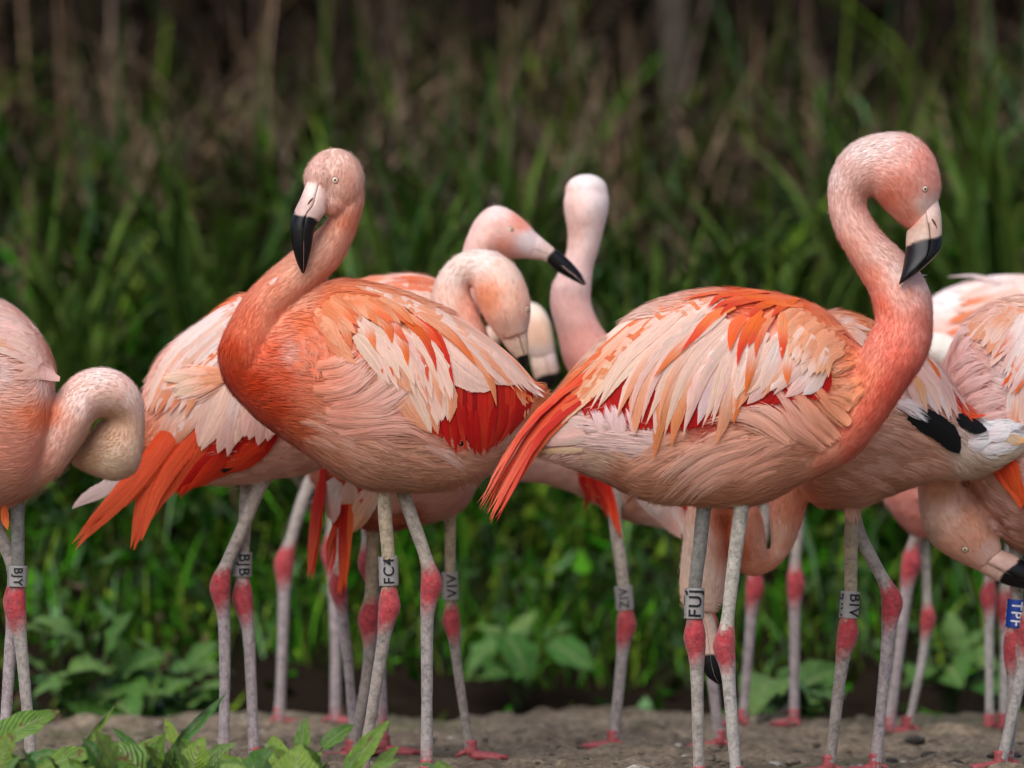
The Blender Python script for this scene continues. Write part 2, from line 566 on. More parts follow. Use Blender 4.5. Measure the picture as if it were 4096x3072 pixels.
        for j in range(m):
            for i in range(k):
                i2 = (i + 1) % k
                faces.append((j * k + i, (j + 1) * k + i, (j + 1) * k + i2, j * k + i2))
        faces.append(tuple(range(k))); faces.append(tuple(m * k + i for i in range(k - 1, -1, -1)))
        me = make_mesh('leg_ring', [tuple(v) for v in verts], faces, smooth=False)
        o = link('leg_ring', me, M['ring_blue'] if style == 'blue' else M['ring'], self.root)
        o['label'] = ('blue' if style == 'blue' else 'grey') + ' plastic identification ring with lettering'
        # lettering, bent round the ring, two columns as on the real bands
        fc = bpy.data.curves.new('txt', 'FONT'); fc.body = text; fc.size = 1.0; fc.align_x = 'CENTER'; fc.offset = 0.012
        fc.space_character = 1.15
        to = bpy.data.objects.new('txt', fc); COL.objects.link(to)
        dg = bpy.context.evaluated_depsgraph_get()
        tm = bpy.data.meshes.new_from_object(to.evaluated_get(dg))
        bpy.data.objects.remove(to, do_unlink=True)
        import bmesh
        bb = bmesh.new(); bb.from_mesh(tm)
        bmesh.ops.triangulate(bb, faces=bb.faces)
        for _ in range(1):
            bmesh.ops.subdivide_edges(bb, edges=[e for e in bb.edges if e.calc_length() > 0.18], cuts=1)
        co = np.array([v.co[:] for v in bb.verts]); fcs = [tuple(v.index for v in f.verts) for f in bb.faces]
        bb.free()
        wd = co[:, 0].max() - co[:, 0].min(); hh = 0.7
        sc = L * 0.86 / wd
        sc_h = min(sc, r * 1.25 / hh)
        for sp in ((0.0, -104.0) if len(text) > 0 else ()):
            along = co[:, 0] * sc * (1 if not ccw else -1)
            acr = (co[:, 1] - hh / 2) * sc_h * (1 if not ccw else -1)
            out = []
            for u, v in zip(along, acr):
                an = v / r + math.radians(spin + sp)
                p = a + ax * (L * 0.5 + u) + (front * math.cos(an) + side * math.sin(an)) * (r + 0.0008 + 0.0010)
                out.append(tuple(p))
            lm = make_mesh('lettering', out, fcs, smooth=False)
            lo = link('lettering', lm, M['ink_white'] if style == 'blue' else M['ink'], o)
            lo.matrix_parent_inverse = Matrix.Translation(-self.root.location) if False else Matrix.Identity(4)
            lo.matrix_parent_inverse = (Matrix.Translation(self.root.location) @ o.matrix_parent_inverse).inverted()

    def make_foot(self, lg):
        """three webbed toes spread forward plus a hind toe, on the ground"""
        x, d = lg['R'][-1][0], self.d + lg['dz'] * self.s
        base = W(x, lg['gy'], d); base.z = 0.0
        fd = lg['fd']; L = 0.057
        ang0 = {1: 0.0, -1: math.pi}.get(fd, fd)
        verts, faces, cols = [], [], []
        pk, pd = lin((164, 78, 80)), lin((120, 48, 52))
        top = Vector((base.x, base.y, 0.034))
        toes = []
        for da in (-0.52, 0.0, 0.5):
            an = ang0 + da
            toes.append(Vector((base.x + math.cos(an) * L * (1.1 if da == 0 else 1), base.y - math.sin(an) * L, 0.004)))
        def tube(p, q_, r0, r1):
            off = len(verts); n, m = 6, 8
            t = (q_ - p).normalized(); s1 = t.cross(Vector((0, 0, 1)));
            if s1.length < 1e-4: s1 = Vector((1, 0, 0))
            s1.normalize(); s2 = s1.cross(t)
            for i in range(n):
                f = i / (n - 1); r = r0 + (r1 - r0) * f + 0.0012 * math.sin(f * 12)
                c = p.lerp(q_, f)
                for j in range(m):
                    a = 2 * math.pi * j / m
                    verts.append(c + s1 * math.cos(a) * r + s2 * math.sin(a) * r); cols.append(pk * (0.9 + 0.2 * random.random()))
            faces.extend(ring_faces(n, m, off))
        mid = Vector((base.x, base.y, 0.009))
        tube(top, mid, 0.010, 0.011)
        for t in toes: tube(mid, t, 0.0085, 0.0045)
        an = ang0 + math.pi
        tube(Vector((base.x, base.y, 0.02)), Vector((base.x + math.cos(an) * 0.026, base.y - math.sin(an) * 0.02, 0.006)), 0.005, 0.003)
        for i in range(2):
            p, q_ = toes[i], toes[i + 1]; off = len(verts); n = 7
            for lay in (0.0065, 0.002):
                for a in range(n):
                    f = a / (n - 1)
                    for bb in range(n):
                        g = bb / (n - 1)
                        e = p.lerp(q_, g); e = mid.lerp(e, 1.0 - 0.22 * math.sin(g * math.pi))
                        v = mid.lerp(e, f); v.z = lay + 0.006 * (1 - f)
                        verts.append(v); cols.append(pk * (0.85 + 0.3 * random.random()) if bb not in (2, 4) else pd)
            for a in range(n - 1):
                for bb in range(n - 1):
                    i0 = off + a * n + bb
                    faces.append((i0, i0 + 1, i0 + n + 1, i0 + n)); j0 = i0 + n * n
                    faces.append((j0, j0 + n, j0 + n + 1, j0 + 1))
            for bb in range(n - 1):
                i0 = off + (n - 1) * n + bb; faces.append((i0, i0 + 1, i0 + 1 + n * n, i0 + n * n))
        me = make_mesh('foot', [tuple(v) for v in verts], faces, attrs={'col': ('FLOAT_COLOR', np.array(cols))})
        link('foot', me, M['foot'], self.root)

    # ---- colour of the plumage at a world point (control colours scattered over the bird, picked as lit, underside shade included)
    def colour(self, co, power=3.2):
        co = np.asarray(co)
        x = co[:, 0] * FPX / co[:, 1] + CX
        y = CY - (co[:, 2] - CAM_H) * FPX / co[:, 1]
        num = np.zeros((len(co), 3)); den = np.zeros(len(co))
        for (cx, cy, c) in self.cols:
            w = 1.0 / (((x - cx) ** 2 + (y - cy) ** 2) ** (power / 2) + 200.0)
            num += w[:, None] * lin(c); den += w
        return np.clip(num / den[:, None] * np.array([1.06, 1.07, 1.13]), 0, 0.90)

    # ---- surface lookup
    def hit(self, x, y):
        o = Vector((0, 0, CAM_H))
        dr = (W(x, y, 1.0) - o); dr.normalize()
        loc, no, _, _ = self.bvh.ray_cast(o, dr, 60.0)
        return (loc, no) if loc is not None else (None, None)

    def path(self, pts, n, lift, drop=0.0):
        """px polyline -> n world points lying on the plumage, with normals"""
        R, _ = catmull(np.array([p[:2] for p in pts], float), n)
        dep, nor = [], []
        for (x, y) in R:
            l, nn = self.hit(x, y)
            dep.append(l.y if l is not None else np.nan)
            nor.append(np.array(nn) if nn is not None else np.array([np.nan] * 3))
        dep = np.array(dep); nor = np.array(nor)
        ok = ~np.isnan(dep)
        if not ok.any():
            dep[:] = self.d; nor[:] = (0, -1, 0.1)
        else:
            # near the outline the surface turns away: do not let feathers dive round it
            lim = np.nanmin(dep) + 0.075
            dep = np.where(ok, np.minimum(dep, lim), np.nan)
            ii = np.where(ok)[0]
            dep = np.interp(np.arange(n), ii, dep[ii])
            for k in range(3): nor[:, k] = np.interp(np.arange(n), ii, nor[ii, k])
        if n > 4:
            dep0 = dep.copy()
            for _ in range(4):
                d2 = dep.copy(); d2[1:-1] = (dep[:-2] + 2 * dep[1:-1] + dep[2:]) / 4; dep = np.minimum(d2, dep0 + 0.0005)
        nor[:, 1] = np.minimum(nor[:, 1], -0.25)
        nor /= np.linalg.norm(nor, axis=1, keepdims=True)
        P = np.stack([(R[:, 0] - CX) * dep / FPX, dep, CAM_H - (R[:, 1] - CY) * dep / FPX], 1)
        lf = lift + drop * np.linspace(0, 1, n) ** 2
        P[:, 1] -= lf
        P[:, 0] -= (R[:, 0] - CX) / FPX * lf
        P[:, 2] += (R[:, 1] - CY) / FPX * lf
        return P, nor

    def feather(self, pts, w, c0, c1, lift=0.003, tip=2.2, name='feather', camber=0.11, drop=0.002, edge=0.10, n=8, tfade=0.55, base=0.45, split=None):
        lift = 0.003 + max(-0.04, lift - 0.003) * (0.38 if lift > 0 else 1.0)
        P, nor = self.path(pts, n, lift, drop)
        u = np.concatenate([[0], np.cumsum(np.linalg.norm(np.diff(P, axis=0), axis=1))])
        t = u / u[-1]
        # denser towards the tip
        tt = 1 - (1 - np.linspace(0, 1, n)) ** 1.35
        P = np.stack([np.interp(tt, t, P[:, k]) for k in range(3)], 1); nor = np.stack([np.interp(tt, t, nor[:, k]) for k in range(3)], 1)
        T = np.gradient(P, axis=0); T /= np.linalg.norm(T, axis=1, keepdims=True) + 1e-9
        S = np.cross(nor, T); S /= np.linalg.norm(S, axis=1, keepdims=True) + 1e-9
        N = np.cross(T, S)
        prof = np.where(tt < 0.3, base + (1 - base) * np.sin(np.clip(tt / 0.3, 0, 1) * np.pi / 2), 1 - np.clip((tt - 0.3) / 0.7, 0, 1) ** tip)
        wd = w * self.s * 0.5 * np.maximum(prof, 0.015)
        across = np.array([-1, -0.5, 0.0, 0.5, 1.0])
        rs = RNG.uniform(0.92, 1.08)
        V = []; C = []; U = []; z = RNG.uniform(0, 1)
        jag = RNG.uniform(-0.10, 0.06, (n, 2))
        c0, c1 = lin(c0), lin(c1)
        for i in range(n):
            f = np.clip((tt[i] - tfade + 0.25) / 0.5, 0, 1); f = f * f * (3 - 2 * f)
            cc = (c0 * (1 - f) + c1 * f) * rs
            for a in across:
                ww = wd[i] * (1 + (jag[i, 0 if a < 0 else 1] if abs(a) == 1 and 1 < i < n - 1 else 0))
                V.append(P[i] + S[i] * a * ww + N[i] * (-camber * wd[i] * a * a))
                C.append(cc * (1 + edge * (abs(a) - 0.4)))
                U.append((u[-1] * tt[i], a, z))
        F = []
        for i in range(n - 1):
            for j in range(4):
                k = i * 5 + j
                F.append((k, k + 1, k + 6, k + 5))
        me = make_mesh(name, V, F, attrs={'col': ('FLOAT_COLOR', np.clip(C, 0, 1)), 'vane': ('FLOAT_VECTOR', U)})
        self.nf += 1
        return link(name, me, M['feather'], self.root)

    def tract(self, guides, n, w, cols, lift=0.002, dl=0.0004, jit=10, tip=2.2, rev=False, **kw):
        """n overlapping feathers interpolated between guide polylines (all with the same point count)"""
        G = np.array(guides, float)
        k = len(G)
        seq = range(n)
        for i in (reversed(seq) if rev else seq):
            s = (i + RNG.uniform(-0.25, 0.25)) / max(1, n - 1) * (k - 1) if n > 1 else 0
            s = min(max(s, 0), k - 1); a = min(int(s), k - 2); f = s - a
            p = G[a] * (1 - f) + G[a + 1] * f
            p = p + RNG.normal(0, jit, (1, 2)) * 0.6 + RNG.normal(0, jit, p.shape) * np.linspace(0.2, 0.8, len(p))[:, None]
            c0, c1 = cols[RNG.integers(len(cols))]
            order = (n - i) if rev else i
            self.feather(p.tolist(), w * RNG.uniform(0.8, 1.15), c0, c1, lift + dl * order + RNG.uniform(0, 0.0006), tip * RNG.uniform(0.85, 1.2), **kw)

    def plume(self, pts, w, c0, c1, n=42, lift=0.004, name='plume', spread=1.0, curl=0.0, sw=4.2, drop=0.003):
        """loose downy plume: many fine barbs combed along a curve, ends frayed"""
        m = 7; n = int(n * 1.5); c0 = tuple(min(250, v * q + 3) for v, q in zip(c0, (1.03, 1.03, 1.09))); c1 = tuple(min(250, v * q + 3) for v, q in zip(c1, (1.03, 1.03, 1.09)))
        lift = 0.0015 + (lift - 0.002) * 0.32
        P, nor = self.path(pts, 9, lift, drop)
        t0 = np.linspace(0, 1, 9)
        T = np.gradient(P, axis=0); T /= np.linalg.norm(T, axis=1, keepdims=True) + 1e-9
        S = np.cross(nor, T); S /= np.linalg.norm(S, axis=1, keepdims=True) + 1e-9
        c0, c1 = lin(c0), lin(c1)
        V, F, C, NN = [], [], [], []
        ww = w * self.s * 0.5
        for k in range(n):
            a = RNG.normal(0, 0.52); L = RNG.uniform(0.45, 1.04) * (1 - 0.20 * min(1, abs(a))); st = RNG.uniform(0.0, 0.38) * (L - 0.15)
            hgt = RNG.uniform(0, 0.0016) * max(0, 1 - a * a) + RNG.uniform(0, 0.0010); cj = RNG.uniform(0.93, 1.06); bend = RNG.normal(0, 0.16) + curl
            bw = sw * self.s * 0.5 * RNG.uniform(0.7, 1.3); jn = RNG.normal(0, 0.07, 3)
            off = len(V)
            for j in range(m):
                f = j / (m - 1); t = st + (L - st) * f
                p = np.array([np.interp(t, t0, P[:, q]) for q in range(3)])
                s = np.array([np.interp(t, t0, S[:, q]) for q in range(3)])
                nn = np.array([np.interp(t, t0, nor[:, q]) for q in range(3)])
                prof = (0.55 + 0.45 * math.sin(min(1, t * 1.6) * math.pi / 2)) * (1 - 0.45 * max(0, t - 0.6) / 0.4)
                lat = a * ww * prof * spread + bend * ww * f ** 3
                q0 = p + s * lat + nn * (hgt * math.sin(f * math.pi) - 0.14 * ww * a * a)
                bwf = bw * (1 - f ** 3 * 0.92)
                V.append(q0 - s * bwf); V.append(q0 + s * bwf)
                nq = nn + s * a * 0.22 + jn; nq = nq / np.linalg.norm(nq); NN.append(nq); NN.append(nq)
                g = min(1, max(0, (t - 0.2) / 0.7))
                cc = (c0 * (1 - g) + c1 * g) * cj
                C.append(cc); C.append(cc)
            for j in range(m - 1):
                b = off + 2 * j
                F.append((b, b + 2, b + 3, b + 1))
        me = make_mesh(name, V, F, attrs={'col': ('FLOAT_COLOR', np.clip(C, 0, 1))}, normals=NN)
        o = link(name, me, M['fuzz'], self.root)
        o['kind'] = 'stuff'
        return o

    def fuzz(self, n, regions=None, body=(0.024, 0.0014), neck=(0.0095, 0.0010), back_cut=0.35, exclude=None):
        """short body plumage laid along the bird, tail-wards"""
        co, no = self.co, self.no
        ok = (no[:, 1] < back_cut) & (self.vpart < 2)
        if exclude is not None:
            x = co[:, 0] * FPX / co[:, 1] + CX; y = CY - (co[:, 2] - CAM_H) * FPX / co[:, 1]
            for (x0, y0, x1, y1) in exclude:
                ok &= ~((x > x0) & (x < x1) & (y > y0) & (y < y1))
        idx = np.where(ok)[0]
        pick = RNG.choice(idx, n, replace=True)
        p, nn, tn, c, pt = co[pick].astype(float), no[pick].astype(float), self.vtan[pick].copy(), self.vcol[pick], self.vpart[pick]
        p = p + RNG.normal(0, 0.0015, p.shape)
        tn = tn - nn * (tn * nn).sum(1, keepdims=True)
        tn /= np.linalg.norm(tn, axis=1, keepdims=True) + 1e-6
        sd_ = np.cross(nn, tn)
        big = pt == 0
        a = wave(p, 14) * np.where(big, 0.38, 0.12) + RNG.normal(0, 0.10, n)
        dr = tn * np.cos(a)[:, None] + sd_ * np.sin(a)[:, None]
        sd_ = np.cross(nn, dr)
        L = np.where(big, body[0], neck[0]) * RNG.uniform(0.55, 1.25, n)
        wd = np.where(big, body[1], neck[1]) * RNG.uniform(0.6, 1.3, n) * 0.5
        up = np.where(big, 0.075, 0.09) * RNG.uniform(0.2, 1.3, n)
        cj = RNG.uniform(0.90, 1.08, n)[:, None]
        V = np.empty((n, 5, 3))
        b0 = p - nn * 0.0012
        m1 = p + dr * (L * 0.5)[:, None] + nn * (L * 0.5 * up)[:, None]
        t1 = p + dr * L[:, None] + nn * (L * 0.55 * up)[:, None]
        V[:, 0] = b0 - sd_ * wd[:, None]; V[:, 1] = b0 + sd_ * wd[:, None]
        V[:, 2] = m1 - sd_ * wd[:, None]; V[:, 3] = m1 + sd_ * wd[:, None]
        V[:, 4] = t1
        b = (np.arange(n) * 5)[:, None]
        quads = (b + np.array([0, 2, 3, 1])).tolist(); tris = (b + np.array([2, 4, 3])).tolist()
        C = np.repeat(np.clip(c * cj, 0, 1), 5, 0)
        nrm = nn + RNG.normal(0, 0.10, nn.shape); nrm /= np.linalg.norm(nrm, axis=1, keepdims=True)
        me = make_mesh('down', V.reshape(-1, 3), quads + tris, attrs={'col': ('FLOAT_COLOR', C)}, normals=np.repeat(nrm, 5, 0))
        o = link('down', me, M['fuzz'], self.root)
        o['kind'] = 'stuff'
        return o

    # ---- head furniture
    def bill(self, secs, black=2.0, split=0.5, pale=(226, 196, 184), b=0.8, gap=3.0):
        """secs: (culmen x,y, lower-edge x,y, depth ratio, dz) from the gape to the tip"""
        R6 = rows6(secs)
        pre = R6[0] + (R6[0] - R6[1]) * 0.9; pre[4] = R6[0][4]
        R6 = np.vstack([pre, R6])
        up = R6.copy(); lo = R6.copy()
        sp = np.array([split[0]] + list(split) if hasattr(split, '__len__') else [split] * len(R6))[:, None]
        mid = R6[:, 0:2] * (1 - sp) + R6[:, 2:4] * sp
        h = R6[:, 2:4] - R6[:, 0:2]; hl = np.linalg.norm(h, axis=1, keepdims=True); hn = h / (hl + 1e-6)
        g = np.minimum(gap, hl * 0.06)
        up[:, 2:4] = mid - hn * g * 0.5; lo[:, 0:2] = mid + hn * g * 0.5
        blk = lin((14, 12, 15)); pl = lin(pale)
        m = 28
        th = np.linspace(0, 2 * np.pi, m, endpoint=False)
        R, idx = catmull(R6, 48)
        spi = np.interp(idx, np.arange(len(R6)), sp[:, 0])
        idx = idx - 1.0
        c = (R[:, 0:2] + R[:, 2:4]) / 2; hv = (R[:, 0:2] - R[:, 2:4]) / 2; hl2 = np.linalg.norm(hv, axis=1)
        s0 = 1 - 2 * spi
        for nm, sg in (('upper_bill', 1.0), ('lower_bill', -1.0)):
            ca = np.cos(th)[None, :].repeat(len(R), 0); sa = np.sin(th)[None, :].repeat(len(R), 0)
            g2 = np.minimum(0.7 / np.maximum(hl2, 1), 0.03)[:, None]
            lim = s0[:, None] + sg * g2
            a_ = np.maximum(ca, lim) if sg > 0 else np.minimum(ca, lim)
            zmax = np.sqrt(np.clip(1 - lim ** 2, 0.02, 1))
            clipd = (ca < lim) if sg > 0 else (ca > lim)
            za = np.where(clipd, np.clip(sa, -zmax, zmax), sa) * (1.0 if sg > 0 else 0.94)
            X = c[:, 0:1] + hv[:, 0:1] * a_; Y = c[:, 1:2] + hv[:, 1:2] * a_
            Z = R[:, 5:6] + (R[:, 4] * hl2)[:, None] * za
            P = self.px2w(X, Y, Z).reshape(-1, 3)
            ii = np.repeat(idx, m) + RNG.normal(0, 0.03, len(P)) + 0.10 * np.sin(np.tile(th, len(R)) * 3 + 1.0)
            k = np.clip((ii - black) / 0.14, 0, 1)[:, None]
            C = pl * (1 - k) + blk * k
            f0 = np.clip(1 - ii / 1.3, 0, 1)[:, None]; C = C * (1 - f0) + self.colour(P) * f0
            bo = link(nm, make_mesh(nm, P, ring_faces(len(R), m), attrs={'col': ('FLOAT_COLOR', C)}), M['bill'], self.root)
            if sg > 0: self.upper = (bo, BVHTree.FromPolygons(P.tolist(), ring_faces(len(R), m)))

    def nostril(self, pts, r=3.0):
        """dark slit lying on the upper bill"""
        bo, tree = self.upper; o = Vector((0, 0, CAM_H)); c = []
        for (x, y) in catmull(np.array(pts, float), 6)[0]:
            loc = tree.ray_cast(o, (W(x, y, 1.0) - o).normalized(), 60.0)[0]
            if loc is None: return
            c.append(loc)
        V = []
        for i, p in enumerate(c):
            rr = r * self.s * math.sin(math.pi * (i + 0.5) / 6) + 0.0002
            for j in range(8):
                a = 2 * math.pi * j / 8
                V.append((p.x + rr * math.cos(a), p.y + 0.0004 * math.sin(a) - 0.0002, p.z + rr * math.sin(a)))
        no_ = link('nostril', make_mesh('nostril', V, ring_faces(6, 8)), M['slit'], bo)
        no_.matrix_parent_inverse = (Matrix.Translation(self.root.location) @ bo.matrix_parent_inverse).inverted()

    def eye(self, x, y, r=11, pup=3.2, iris=None):
        r *= 1.12; pup *= 1.5
        l, nn = self.hit(x, y)
        if l is None: return
        s = self.s
        nn = (nn + Vector((0, -0.6, 0))).normalized()
        rot = nn.to_track_quat('Z', 'Y').to_matrix()
        def cap(nm, rad, height, mat, zoff, parent):
            nu, nv = 7, 20
            vs_, fs_ = [], []
            for i in range(nu):
                a = (i / (nu - 1)) * math.pi / 2
                for j in range(nv):
                    b = 2 * math.pi * j / nv
                    v = Vector((math.sin(a) * rad * math.cos(b), math.sin(a) * rad * math.sin(b), math.cos(a) * height + zoff))
                    vs_.append(tuple(l + rot @ v))
            for i in range(nu - 1):
                for j in range(nv):
                    j2 = (j + 1) % nv
                    fs_.append((i * nv + j, i * nv + j2, (i + 1) * nv + j2, (i + 1) * nv + j))
            o = link(nm, make_mesh(nm, vs_, fs_), mat, parent)
            if parent is not self.root:
                o.matrix_parent_inverse = (Matrix.Translation(self.root.location) @ parent.matrix_parent_inverse).inverted()
            return o
        e = cap('eye', r * s, r * s * 0.55, iris or M['eye'], 0.0, self.root)
        cap('eyelid', r * 1.45 * s, r * s * 0.30, M['eyelid'], -0.0002, e)
        cap('pupil', pup * s, r * s * 0.12, M['black'], r * s * 0.53, e)
# ------------------------------------------------------------------ ground, bank and planting
def terrain_z(x, y):
    x = np.asarray(x, float); y = np.asarray(y, float)
    e = 10.72 + 0.06 * np.sin(x * 2.3 + 0.6) + 0.03 * np.sin(x * 7.1)
    z = 0.006 * np.sin(x * 9 + np.sin(y * 7)) + 0.004 * np.sin(y * 17 + x * 5) + 0.003 * np.sin(x * 31 + y * 23)
    drop = np.clip((y - e) / 0.30, 0, 1); drop = drop * drop * (3 - 2 * drop)
    z = z - 0.10 * drop
    r = np.clip((y - e - 0.45) / 1.9, 0, 1)
    z = z + 0.62 * r * r * (3 - 2 * r) + 0.05 * r * np.sin(x * 3.3 + y * 2.0)
    z = z + 0.21 * np.clip(y - 13.0, 0, 5) + 0.28 * np.clip(y - 18, 0, 14)
    return z

def axis_pts(lo, hi, fine_lo, fine_hi, fine, coarse):
    a = list(np.arange(fine_lo, fine_hi + 1e-6, fine))
    v = fine_lo; st = fine
    while v > lo: st = min(st * 1.35, coarse); v -= st; a.insert(0, v)
    v = fine_hi; st = fine
    while v < hi: st = min(st * 1.35, coarse); v += st; a.append(v)
    return np.array(a)

gx = axis_pts(-60, 60, -1.2, 1.2, 0.014, 6)
gy_ = axis_pts(-30, 90, 8.0, 11.2, 0.016, 5)
GX, GY = np.meshgrid(gx, gy_, indexing='xy')
GZ = terrain_z(GX, GY)
near = (GY > 7.9) & (GY < 11.3) & (np.abs(GX) < 1.25)
rough = RNG.normal(0, 1, GZ.shape)
for _ in range(2):
    rough = (rough + np.roll(rough, 1, 0) + np.roll(rough, -1, 0) + np.roll(rough, 1, 1) + np.roll(rough, -1, 1)) / 5
GZ = GZ + near * rough * 0.015
nr, nc = GZ.shape
gv = np.stack([GX, GY, GZ], -1).reshape(-1, 3)
ii = (np.arange(nr - 1)[:, None] * nc + np.arange(nc - 1)[None, :]).ravel()
gf = np.stack([ii, ii + 1, ii + nc + 1, ii + nc], 1)

def mat_ground():
    m, nt, b = new_mat('mud_and_soil')
    tc = nd(nt, 'ShaderNodeTexCoord')
    n1 = nd(nt, 'ShaderNodeTexNoise', i_Scale=7.0, i_Detail=6.0, i_Roughness=0.65)
    n2 = nd(nt, 'ShaderNodeTexNoise', i_Scale=60.0, i_Detail=5.0, i_Roughness=0.7)
    n3 = nd(nt, 'ShaderNodeTexVoronoi', i_Scale=75.0)
    n4 = nd(nt, 'ShaderNodeTexNoise', i_Scale=3.0, i_Detail=4.0)
    for n in (n1, n2, n3, n4): nt.links.new(tc.outputs['Object'], n.inputs['Vector'])
    c = ramp(nt, n1.outputs[0], [(0.30, (0.115, 0.084, 0.055)), (0.48, (0.215, 0.162, 0.110)), (0.62, (0.275, 0.212, 0.146)), (0.75, (0.14, 0.115, 0.078))])
    c = mixc(nt, 1.0, c, ramp(nt, n2.outputs[0], [(0.32, 0.38), (0.52, 1.0), (0.70, 1.55)]), 'MULTIPLY')
    peb = ramp(nt, n3.outputs['Distance'], [(0.10, 1.0), (0.22, 0.0)])
    c = mixc(nt, math_n(nt, 'MULTIPLY', peb, 0.35), c, (0.30, 0.26, 0.21))
    moss = ramp(nt, n4.outputs[0], [(0.52, 0.0), (0.66, 0.55)])
    c = mixc(nt, moss, c, (0.065, 0.075, 0.030))
    sep = nd(nt, 'ShaderNodeSeparateXYZ'); nt.links.new(tc.outputs['Object'], sep.inputs[0])
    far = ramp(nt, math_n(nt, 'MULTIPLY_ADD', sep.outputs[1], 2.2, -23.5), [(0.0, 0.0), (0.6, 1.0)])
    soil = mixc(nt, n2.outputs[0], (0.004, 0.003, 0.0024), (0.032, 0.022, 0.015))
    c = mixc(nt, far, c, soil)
    nt.links.new(c, b.inputs['Base Color'])
    bp = nd(nt, 'ShaderNodeBump', i_Strength=0.9, i_Distance=0.006)
    hh = math_n(nt, 'ADD', n2.outputs[0], math_n(nt, 'MULTIPLY', peb, 0.5))
    nt.links.new(hh, bp.inputs['Height']); nt.links.new(bp.outputs[0], b.inputs['Normal'])
    b.inputs['Roughness'].default_value = 0.85
    nt.links.new(math_n(nt, 'MULTIPLY_ADD', far, -0.2, 0.2), b.inputs['Specular IOR Level'])
    return m
ground = link('ground', make_mesh('ground', gv, gf), mat_ground())
tag(ground, 'trampled grey brown mud rising to a dark planted bank behind', 'ground', kind='structure')

# ---- foliage materials
def mat_leaf(name, dark, light, spots=0.0, rough=0.45, spec=0.5):
    m, nt, b = new_mat(name)
    col = nd(nt, 'ShaderNodeAttribute', attribute_name='col')
    oi = nd(nt, 'ShaderNodeObjectInfo')
    tc = nd(nt, 'ShaderNodeTexCoord')
    uv = nd(nt, 'ShaderNodeAttribute', attribute_name='vane')
    sep = nd(nt, 'ShaderNodeSeparateXYZ'); nt.links.new(uv.outputs['Vector'], sep.inputs[0])
    base = mixc(nt, oi.outputs['Random'], dark, light)
    n2 = nd(nt, 'ShaderNodeTexNoise', i_Scale=9.0, i_Detail=4.0)
    nt.links.new(tc.outputs['Object'], n2.inputs['Vector'])
    base = mixc(nt, 1.0, base, ramp(nt, n2.outputs[0], [(0.3, 0.7), (0.7, 1.25)]), 'MULTIPLY')
    ab = math_n(nt, 'ABSOLUTE', sep.outputs[1])
    rib = ramp(nt, ab, [(0.05, 0.6), (0.11, 0.0)])
    base = mixc(nt, rib, base, (0.22, 0.26, 0.10))
    sv = math_n(nt, 'SINE', math_n(nt, 'MULTIPLY', math_n(nt, 'MULTIPLY_ADD', ab, -0.35, sep.outputs[0]), 62.0))
    vein = ramp(nt, sv, [(0.90, 0.0), (1.0, 0.35)])
    base = mixc(nt, vein, base, (0.14, 0.19, 0.06))
    if spots:
        n3 = nd(nt, 'ShaderNodeTexNoise', i_Scale=7.0, i_Detail=3.0)
        ad = nd(nt, 'ShaderNodeVectorMath', operation='ADD')
        nt.links.new(tc.outputs['Object'], ad.inputs[0])
        cb = nd(nt, 'ShaderNodeCombineXYZ'); nt.links.new(math_n(nt, 'MULTIPLY', oi.outputs['Random'], 40.0), cb.inputs[0])
        nt.links.new(cb.outputs[0], ad.inputs[1]); nt.links.new(ad.outputs[0], n3.inputs['Vector'])
        sp = ramp(nt, n3.outputs[0], [(0.62, 0.0), (0.68, spots)])
        base = mixc(nt, sp, base, (0.13, 0.045, 0.02))
    nt.links.new(base, b.inputs['Base Color'])
    bp = nd(nt, 'ShaderNodeBump', i_Strength=0.5, i_Distance=0.003)
    nt.links.new(math_n(nt, 'ADD', n2.outputs[0], sv), bp.inputs['Height']); nt.links.new(bp.outputs[0], b.inputs['Normal'])
    b.inputs['Roughness'].default_value = rough
    b.inputs['Specular IOR Level'].default_value = spec
    return m
M['dock'] = mat_leaf('dock_leaf', (0.034, 0.130, 0.012), (0.170, 0.260, 0.024), spots=0.85)
M['dock_far'] = mat_leaf('dock_leaf_glaucous', (0.034, 0.125, 0.012), (0.140, 0.240, 0.055), rough=0.5, spec=0.3)
M['sedge'] = mat_leaf('sedge_blade', (0.008, 0.045, 0.002), (0.110, 0.180, 0.024), rough=0.6, spec=0.10)
M['mass'] = mat_attr('foliage_mass', rough=0.8, spec=0.02, noise=0.25, scale=12, bump=0)
M['stem'] = mat_plain('leaf_stalk', (0.045, 0.065, 0.018), rough=0.7, spec=0.15)
M['wood'] = mat_plain('weathered_wood', (0.055, 0.044, 0.034), rough=0.85, spec=0.2, noise=0.3, scale=14)

def leaf_mesh(seed, ratio=0.42, fold=0.35, droop=0.5, wavy=0.10, n=8):
    """unit-length broad leaf along +Y from the stalk, face up +Z"""
    r = np.random.default_rng(seed)
    V, U, F = [], [], []
    ph = r.uniform(0, 6, 4)
    cr = np.array([-1, -0.55, 0, 0.55, 1])
    stalk = 0.0
    for i in range(n + 1):
        t = i / n
        w = ratio * 0.5 * (math.sin(math.pi * min(1, (t * 0.94 + 0.05)) ** 0.72) ** 0.85) if t < 1 else 0.004
        yy = t * math.cos(droop * t * 0.6); zz = -droop * 0.55 * t * t
        for a in cr:
            wv = wavy * abs(a) ** 2 * w * 2.0 * math.sin(t * 17 + ph[0 if a < 0 else 1] + a)
            V.append((a * w * (1 - fold * 0.25), yy + 0.01 * math.sin(t * 23 + ph[2]), zz + fold * abs(a) * w + wv))
            U.append((t, a, 0))
    for i in range(n):
        for j in range(4):
            k = i * 5 + j
            F.append((k, k + 1, k + 6, k + 5))
    return make_mesh('leaf', V, F, attrs={'vane': ('FLOAT_VECTOR', U)})

